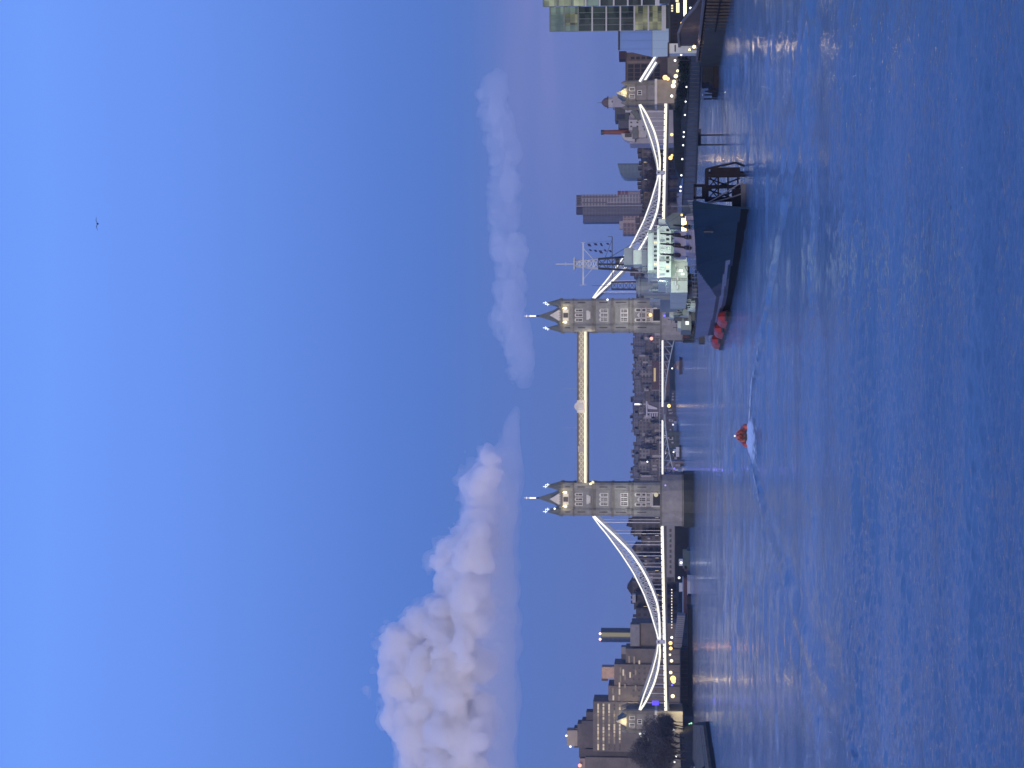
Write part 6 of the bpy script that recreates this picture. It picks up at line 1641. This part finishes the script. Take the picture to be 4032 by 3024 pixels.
# ---------------------------------------------------------------- north bank: wharf wall, lamps, jetty
r = thing('wharf_wall', 'grey stone wharf wall along the north bank below the bare trees', 'river wall', (-160, 780, 0))
for a, b_ in (((-152.5, 866), (-158.5, 800)), ((-158.5, 800), (-163.5, 700)), ((-163.5, 700), (-166.5, 560))):
    m = MB(); m.bar((a[0] + 1.2, a[1], 2.1), (b_[0] + 1.2, b_[1], 2.1), 1.2, 6.2); m.build('wall', mat('wharf_stone', (0.10, 0.10, 0.095), 0.9, 0.3, 0.25), r)
    m = MB(); m.bar((a[0] + 1.2, a[1], 5.6), (b_[0] + 1.2, b_[1], 5.6), 0.7, 0.8); m.build('parapet', mat('wharf_parapet', (0.06, 0.06, 0.075), 0.9), r)
for k, (y, v, D) in enumerate(((2872, 2651, 838), (2896, 2657, 825), (2924, 2659, 812), (2977, 2663, 800), (3000, 2656, 792))):
    lantern(y, v, D, LAMPW, f'white globe lamp on the tower wharf, {ORD[k]} from the left abutment', 'globe lamps on the tower wharf', 0.42)
lantern(2884, 2536, 806, emit('tree_lamp', (0.8, 0.84, 0.95), 1.4), 'pale slanting lamp shining among the bare trees', None, 0.7, zb=GZ)
for y, v in ((2848, 2722), (2850, 2714)):
    lantern(y, v, 640, emit('lamp_green', (0.3, 1.0, 0.55), 2.0), 'green navigation light at the end of the jetty, ' + ('lower one' if v == 2722 else 'upper one'), 'green lights on the jetty', 0.28 if v == 2722 else 0.2, name='navigation_light', zb=1.8)
r = thing('jetty', 'long dark floating jetty with weathered top at the left edge of the river', 'jetty', (-110, 540, 0))
m = MB(); m.prism([(-102.0, 577), (-133.5, 752), (-151, 764), (-127, 600), (-127, 420), (-101.4, 420)], -0.5, 1.0); m.build('float', mat('jetty_black', (0.012, 0.014, 0.018), 0.7, 0.4, 0.3), r)
m = MB(); m.prism([(-103.2, 577), (-134, 750), (-149.5, 761), (-126, 600), (-126, 422), (-102.4, 422)], 1.004, 1.7); m.build('deck', mat('jetty_deck', (0.17, 0.135, 0.095), 0.9, 0.5, 0.35), r)
m = MB(); m.prism([(-112, 560), (-124, 566), (-124, 500), (-112, 500)], 1.704, 3.6, 0, [(-113, 558), (-123, 562), (-123, 502), (-113, 502)]); m.build('store', mat('jetty_store', (0.055, 0.04, 0.035), 0.8, 0.5, 0.3), r)
m = MB()
for k in range(12): y_ = 425 + k * 13; m.bar((-102.7, y_, 1.7), (-102.7, y_, 2.75), 0.09)
m.bar((-102.7, 424, 2.75), (-102.7, 575, 2.75), 0.08); m.bar((-102.7, 424, 2.25), (-102.7, 575, 2.25), 0.06); m.build('railing', mat('jetty_rail', (0.05, 0.06, 0.08), 0.6), r)
lantern(2998, 2791, 530, LAMPW, 'white lamp on the jetty deck', None, 0.2, zb=1.7)
r = thing('water_streak_brow', 'slim pale blue footbridge standing in for the bright water between wharf and jetty', 'footbridge', (-150, 725, 2))
m = MB(); m.bar((-139, 690, 2.2), (-160, 760, 4.4), 1.4, 0.5); m.build('deck', mat('water_streak_blue', (0.20, 0.27, 0.36), 0.5), r)  # pale blue brow stands in for the bright streak of water here
m = MB(); m.bar((-138.3, 690, 3.3), (-159.3, 760, 5.5), 0.12); m.build('handrail', mat('water_streak_blue', (0.20, 0.27, 0.36), 0.5), r)

# ---------------------------------------------------------------- stepped concrete hotel and neighbours beyond the north abutment
HC = mat('hotel_concrete', (0.165, 0.145, 0.138), 0.9, 0.25, 0.25); HC2 = mat('hotel_concrete_dark', (0.10, 0.092, 0.10), 0.9, 0.25, 0.25); HPALE = mat('hotel_pale', (0.28, 0.245, 0.225), 0.85, 0.15, 0.3)
D_ = 960; tt = thing('stepped_hotel', 'large stepped concrete hotel with rows of lit windows behind the left abutment', 'hotel', (PX(2760, D_), D_ + 15, GZ))
tb('wall', 2462, 2562, 2486, None, 8, 20, HC); tb('roof_house', 2466, 2552, 2481, 2518, 6, 10, mat('hotel_grey_pale', (0.22, 0.215, 0.23), 0.85)); tb('wall', 2560, 2626, 2463, None, 4, 20, HC); tb('roof_house', 2556, 2584, 2445, 2464, 6, 8, mat('hotel_grey_pale', (0.22, 0.215, 0.23), 0.85)); tb('roof_house', 2584, 2606, 2445, 2464, 7, 8, HC2)
tb('wall', 2620, 2705, 2418, None, 2, 20, HC); tb('roof_house', 2632, 2678, 2369, 2419, 3, 8, mat('hotel_lit_house', (0.36, 0.27, 0.22), 0.8)); tb('roof_band', 2678, 2688, 2368, 2392, 3.5, 8, HC2); tb('wall', 2704, 2768, 2395, None, 1, 20, HC); tb('wall', 2766, 2962, 2335, None, 0, 22, HC); tb('roof_house', 2812, 2846, 2307, 2336, 3, 10, HC2)
tb('roof_house', 2845, 2905, 2290, 2336, 2, 12, HC2); tb('roof_house', 2860, 2955, 2272, 2336, 4, 12, mat('hotel_mauve', (0.115, 0.105, 0.115), 0.9)); tb('roof_house', 2888, 2950, 2230, 2273, 5, 8, HPALE); tb('roof_band', 2880, 2958, 2258, 2275, 6, 9, HC2); tb('wall', 2958, 3030, 2305, None, 3, 20, HC2); tb('wall', 2950, 2995, 2278, 2306, 5, 14, HC2); tb('wall', 2988, 3070, 2303, None, 1.5, 12, HC)
tb('roof_house', 2996, 3060, 2282, 2304, 3, 6, HPALE)
LB = emit('hotel_lit', (1.0, 0.82, 0.62), 0.55); LB2 = emit('hotel_lit_dim', (0.9, 0.72, 0.58), 0.18); LB3 = emit('hotel_lit_warm', (1.0, 0.74, 0.5), 0.34); GW_ = mat('hotel_window', (0.05, 0.045, 0.05), 0.4)
for b_, v in enumerate((2352, 2373, 2395, 2416, 2437)):
    for k in range(7):
        ya = 2774 + k * 26.5
        if b_ >= 3 and ya < 2840: mt = LB2 if (k + b_) % 3 else GW_
        elif b_ >= 2 and ya > 2930: mt = GW_
        else: mt = LB if (k * 3 + b_ * 2) % 5 not in (1,) and not (b_ in (2,) and k in (2, 5)) else LB2
        tb('window', ya, ya + 12 - (k + b_) % 2 * 3, v, v + 6.5, -0.25, 0.3, mt); tb('window', ya + 13, ya + 23.5 - (k * b_) % 3, v, v + 6.5, -0.25, 0.3, (LB, LB2, LB3)[(k * 5 + b_ * 3) % 3] if mt is not GW_ else GW_)
for (ya, yb_, v) in ((2588, 2616, 2474), (2590, 2622, 2494), (2606, 2634, 2514), (2632, 2652, 2440), (2640, 2664, 2451), (2665, 2690, 2440), (2660, 2682, 2458), (2690, 2710, 2436), (2696, 2712, 2458), (2712, 2735, 2410), (2715, 2738, 2436), (2742, 2760, 2412), (2745, 2762, 2434), (2650, 2672, 2478), (2700, 2722, 2500), (2640, 2660, 2500)):
    tb('window', ya, yb_, v, v + 6, 0.6 if yb_ > 2704 else (1.7 if ya > 2619 else 3.6), 0.35, LB2 if v % 3 else LB)
for yy in range(2630, 2760, 22):
    for v in range(2490, 2590, 22): tb('window', yy, yy + 7, v, v + 8, 0.7 if yy > 2704 else 1.7, 0.25, GW_)
m = MB(); m.ball(P(3014, 2283, D_ + 0.5), 0.9); m.build('roof_lamp', LAMPR, tt)
m = MB(); m.ball(P(2897, 2230, D_ + 4.5), 0.5); m.ball(P(2940, 2246, D_ + 4.5), 0.5); m.build('roof_lamp', LAMPW, tt)
for y, v, mt in ((2779, 2482, LEDY), (2782, 2490, LEDY), (2776, 2486, LEDY)):
    m = MB(); m.ball(P(y, v, D_ - 2), 0.55); m.build('flood_lamp', mt, tt)
lamp_light('hotel_glow', 'POINT', P(2775, 2484, D_ - 5), 900, (1, 0.85, 0.5), 0.5); lamp_light('hotel_glow', 'POINT', P(2820, 2462, D_ - 4), 700, (0.95, 1, 0.7), 0.5)
lamp_light('roof_glow', 'POINT', P(2920, 2250, D_ - 3), 700, (1, 0.85, 0.6), 0.5); lamp_light('roof_glow', 'POINT', P(2655, 2392, D_ - 3), 500, (1, 0.72, 0.55), 0.5)
# round glass tower
D_ = 1500; tt = thing('round_tower', 'round dark glass tower with a lit yellow strip and red roof lamps', 'tower block', (PX(2506, D_), D_, GZ)); x_ = PX(2506, D_); rr_ = (PX(2478, D_) - PX(2535, D_)) / 2
m = MB(); m.cone(x_, D_ + rr_, GZ, PZ(2366, D_), rr_, rr_, 28); m.build('glazing', facade('round_glass', (0.035, 0.055, 0.10), (0.025, 0.045, 0.085), (2.5, 3.6), 0.7, rough=0.3), tt)
m = MB()
for k in range(20):
    z0 = GZ + 30 + k * (PZ(2369, D_) - GZ - 30) / 20; m.box(x_ - 0.5, x_ + 2.6, D_ - 0.25, D_ + 1, z0, z0 + (PZ(2369, D_) - GZ - 30) / 20 - 0.01)
m.build('lit_shaft', emit('shaft_light', (0.62, 0.56, 0.26), 0.28), tt)
for yy in (2495, 2517): m = MB(); m.ball(P(yy, 2363, D_), 1.0); m.build('roof_lamp', emit('roof_red', (1.0, 0.55, 0.5), 3.0), tt)

# ---------------------------------------------------------------- the red launch, its wash, and the gull
D_ = 321.0; x_ = PX(1716, D_); r = thing('red_launch', 'red inflatable launch with crew heading away downriver leaving white wash', 'boat', (x_, D_, 0))
m = MB()
for sx in (-1, 1): m.tube([(x_ + sx * 1.5, D_ - 0.5, 0.42), (x_ + sx * 1.55, D_ + 3, 0.45), (x_ + sx * 1.3, D_ + 6, 0.62), (x_ + sx * 0.6, D_ + 8.4, 0.9), (x_, D_ + 9.0, 1.0)], [0.34, 0.42, 0.42, 0.36, 0.3], 10)
m.build('inflatable_tube', mat('launch_red', (0.50, 0.09, 0.055), 0.5, 0.2), r, smooth=True)
m = MB(); m.prism([(x_ - 1.1, D_ - 0.2), (x_ + 1.1, D_ - 0.2), (x_ + 0.9, D_ + 6.4), (x_, D_ + 8.2), (x_ - 0.9, D_ + 6.4)], 0.0, 0.5); m.build('hull', DARKG, r)
m = MB(); m.prism([(x_ - 1.15, D_ + 2.2), (x_ + 1.15, D_ + 2.2), (x_ + 1.1, D_ + 4.2), (x_ - 1.1, D_ + 4.2)], 0.5, 1.5, 0, [(x_ - 1.0, D_ + 2.3), (x_ + 1.0, D_ + 2.3), (x_ + 0.95, D_ + 4.1), (x_ - 0.95, D_ + 4.1)]); m.prism([(x_ - 0.95, D_ + 2.35), (x_ + 0.95, D_ + 2.35), (x_ + 0.9, D_ + 4.0), (x_ - 0.9, D_ + 4.0)], 1.504, 1.95, 0, [(x_ - 0.5, D_ + 2.7), (x_ + 0.5, D_ + 2.7), (x_ + 0.5, D_ + 3.5), (x_ - 0.5, D_ + 3.5)]); m.build('console', mat('launch_red_dark', (0.40, 0.10, 0.075), 0.5), r)
m = MB(); m.cone(x_ - 0.05, D_ + 2.0, 1.7, 2.15, 0.07, 0.05, 6); m.ball((x_ - 0.05, D_ + 2.0, 2.25), 0.15, 1); m.build('mast_light', [DARKSTEEL, emit('launch_lamp', (1, 0.9, 0.88), 1.6)], r)
m = MB()
for sx in (-0.35, 0.35): m.box(x_ + sx - 0.2, x_ + sx + 0.2, D_ - 0.75, D_ - 0.2, 0.2, 1.0)
m.build('outboard_motor', NAVY, r)


def crew(px, py, z, label, face):
    t_ = thing('person', label, 'person', (px, py, z), None)
    m = MB()
    # seated, leaning slightly: hips, back, shoulders, neck, arms forward, thighs and shins
    m.tube([(px, py, z + 0.05), (px, py + 0.02, z + 0.22), (px, py + 0.06, z + 0.42), (px, py + 0.08, z + 0.56), (px, py + 0.09, z + 0.63)], [0.17, 0.16, 0.19, 0.16, 0.06], 10)
    m.ball((px, py + 0.11, z + 0.76), 0.11, 1, 10, 1.2)
    for s in (-1, 1):
        m.tube([(px + s * 0.19, py + 0.08, z + 0.52), (px + s * 0.26, py + 0.16, z + 0.3), (px + s * 0.16, py + 0.4, z + 0.3), (px + s * 0.12, py + 0.47, z + 0.3)], [0.065, 0.055, 0.045, 0.04], 8)
        m.tube([(px + s * 0.1, py, z + 0.06), (px + s * 0.12, py + 0.42, z + 0.1), (px + s * 0.12, py + 0.46, z - 0.32), (px + s * 0.12, py + 0.6, z - 0.34)], [0.095, 0.075, 0.05, 0.05], 8)
    m.build('body', [mat('crew_clothes', (0.30, 0.08, 0.06), 0.8), mat('crew_helmet', (0.03, 0.02, 0.025), 0.6)], t_, smooth=True)


crew(x_ - 0.62, D_ + 1.1, 0.92, 'crew member in dark red seated at the left tube of the red launch', 1)
crew(x_ + 0.62, D_ + 1.2, 0.92, 'crew member in dark red seated at the right tube of the red launch', 1)
crew(x_ + 0.02, D_ + 1.6, 1.0, 'helmeted helmsman in dark red standing seat at the console of the red launch', 1)
# wash: a low ragged mound of foam
m_, t, b = nodes('foam'); b.inputs['Base Color'].default_value = (0.82, 0.86, 0.9, 1); b.inputs['Roughness'].default_value = 0.9
L = t.links.new; tcn = t.nodes.new('ShaderNodeTexCoord'); nn = t.nodes.new('ShaderNodeTexNoise'); nn.inputs['Scale'].default_value = 0.9; nn.inputs['Detail'].default_value = 6; L(tcn.outputs['Object'], nn.inputs[0])
at = t.nodes.new('ShaderNodeAttribute'); at.attribute_name = 'foam_amount'
ad = t.nodes.new('ShaderNodeMath'); ad.operation = 'ADD'; L(nn.outputs[0], ad.inputs[0]); L(at.outputs['Fac'], ad.inputs[1])
rg = t.nodes.new('ShaderNodeMapRange'); rg.inputs[1].default_value = 0.58; rg.inputs[2].default_value = 0.92; L(ad.outputs[0], rg.inputs[0])
tr = t.nodes.new('ShaderNodeBsdfTransparent'); mx = t.nodes.new('ShaderNodeMixShader'); o_ = [q for q in t.nodes if q.type == 'OUTPUT_MATERIAL'][0]
L(rg.outputs[0], mx.inputs[0]); L(tr.outputs[0], mx.inputs[1]); L(b.outputs[0], mx.inputs[2]); L(mx.outputs[0], o_.inputs[0])
FOAM = m_
nu, nv = 60, 40; vs = []; fs = []; den = []
for i in range(nu + 1):
    u = i / nu; yy = D_ + 1.0 - u * 34.0
    wd = 2.2 + 2.4 * math.sin(min(1, u * 2.2) * math.pi / 2) * (1 - 0.35 * u)
    for j in range(nv + 1):
        q = j / nv * 2 - 1
        h = 0.10 + (0.30 * math.exp(-u * 4) + 0.12) * max(0, 1 - abs(q) ** 2.2) * (0.7 + 0.6 * noise.noise(Vector((q * 5, u * 14, 1.3))))
        vs.append((x_ + q * wd - u * 1.0, yy, h)); den.append((1 - abs(q) ** 3) * (1 - u) ** 0.8 * 0.75)
for i in range(nu):
    for j in range(nv): a = i * (nv + 1) + j; fs.append((a, a + 1, a + nv + 2, a + nv + 1))
# arms of the wake, thin foam streaks
for pl in (((-10.6, 319), (-12.2, 311), (-14.3, 302), (-17.2, 287), (-19.2, 272)), ((-7.0, 318), (-4.0, 314), (-0.5, 310), (1.6, 305), (5.9, 285), (10.6, 272))):
    k0 = len(vs); n_ = 26; pts = []
    for i in range(n_ + 1):
        f = i / n_ * (len(pl) - 1); a = min(int(f), len(pl) - 2); f -= a
        pts.append((pl[a][0] + (pl[a + 1][0] - pl[a][0]) * f, pl[a][1] + (pl[a + 1][1] - pl[a][1]) * f))
    for i, (px, py) in enumerate(pts):
        w = 0.6 + 0.6 * i / n_; d = 0.40 * (1 - i / n_) ** 0.6
        for j in range(5): q = j / 4 * 2 - 1; vs.append((px + q * w, py + q * 1.6, 0.13 + 0.12 * (1 - abs(q)))); den.append(d * (1 - q * q))
    for i in range(n_):
        for j in range(4): a = k0 + i * 5 + j; fs.append((a, a + 1, a + 6, a + 5))
me = bpy.data.meshes.new('wash_foam'); me.from_pydata([(v[0] - x_, v[1] - D_, v[2]) for v in vs], [], fs); me.materials.append(FOAM)
at_ = me.attributes.new('foam_amount', 'FLOAT', 'POINT'); at_.data.foreach_set('value', den); me.polygons.foreach_set('use_smooth', [True] * len(fs)); me.update()
o = bpy.data.objects.new('wash_foam', me); COL.objects.link(o); o.location = (x_, D_, 0); tag(o, 'white foaming wash behind the red launch', 'foam'); o['kind'] = 'stuff'
# gull
g0 = P(881, 384, 172); r = thing('gull', 'dark gull gliding alone high in the blue sky', 'bird', tuple(g0))
m = MB(); m.tube([g0 + Vector((0.02, -0.26, 0.0)), g0 + Vector((0, -0.2, 0.0)), g0 + Vector((0, -0.05, 0)), g0 + Vector((0, 0.12, 0)), g0 + Vector((0, 0.2, 0.03)), g0 + Vector((0, 0.27, 0.03))], [0.02, 0.05, 0.085, 0.075, 0.045, 0.012], 8)
GULLM = mat('gull_grey', (0.10, 0.09, 0.12), 0.8)
m.build('body', GULLM, r, smooth=True)
for s, up, ln in ((-1, -0.02, 0.62), (1, 0.10, 0.60)):
    pts = [(0.05, 0.02), (0.3 * ln / 0.6, 0.09), (ln, 0.02)]
    z = [0.02, 0.12 + up * 0.3, up]
    m = MB(); vs = []; 
    for (px, _), zz, ch in zip(pts, z, (0.16, 0.14, 0.04)):
        for dz in (0.008, -0.008): vs += [(g0.x + s * px, g0.y + ch / 2, g0.z + zz + dz), (g0.x + s * px, g0.y - ch / 2, g0.z + zz + dz)]
    fs = []
    for i in range(2):
        a = i * 4; b_ = a + 4; fs += [(a, a + 1, b_ + 1, b_), (a + 3, a + 2, b_ + 2, b_ + 3), (a, b_, b_ + 2, a + 2), (a + 1, a + 3, b_ + 3, b_ + 1)]
    fs += [(0, 2, 3, 1), (8, 9, 11, 10)]
    m.add(vs, fs); m.build('wing', GULLM, r)

# ---------------------------------------------------------------- evening haze over the river, one closed box of thin air
m = MB(); m.box(-6100, 6100, -520, 9100, -3.0, 112.0)
hz = m.build('haze', [bpy.data.materials.new('haze')], None)
hm = hz.data.materials[0]; hm.use_nodes = True; hm.node_tree.nodes.clear()
ho = hm.node_tree.nodes.new('ShaderNodeOutputMaterial'); hv = hm.node_tree.nodes.new('ShaderNodeVolumePrincipled')
hv.inputs['Density'].default_value = 0.00007; hv.inputs['Color'].default_value = (0.85, 0.88, 0.95, 1); hv.inputs['Anisotropy'].default_value = 0.2
hm.node_tree.links.new(hv.outputs[0], ho.inputs['Volume'])
tag(hz, kind='stuff')
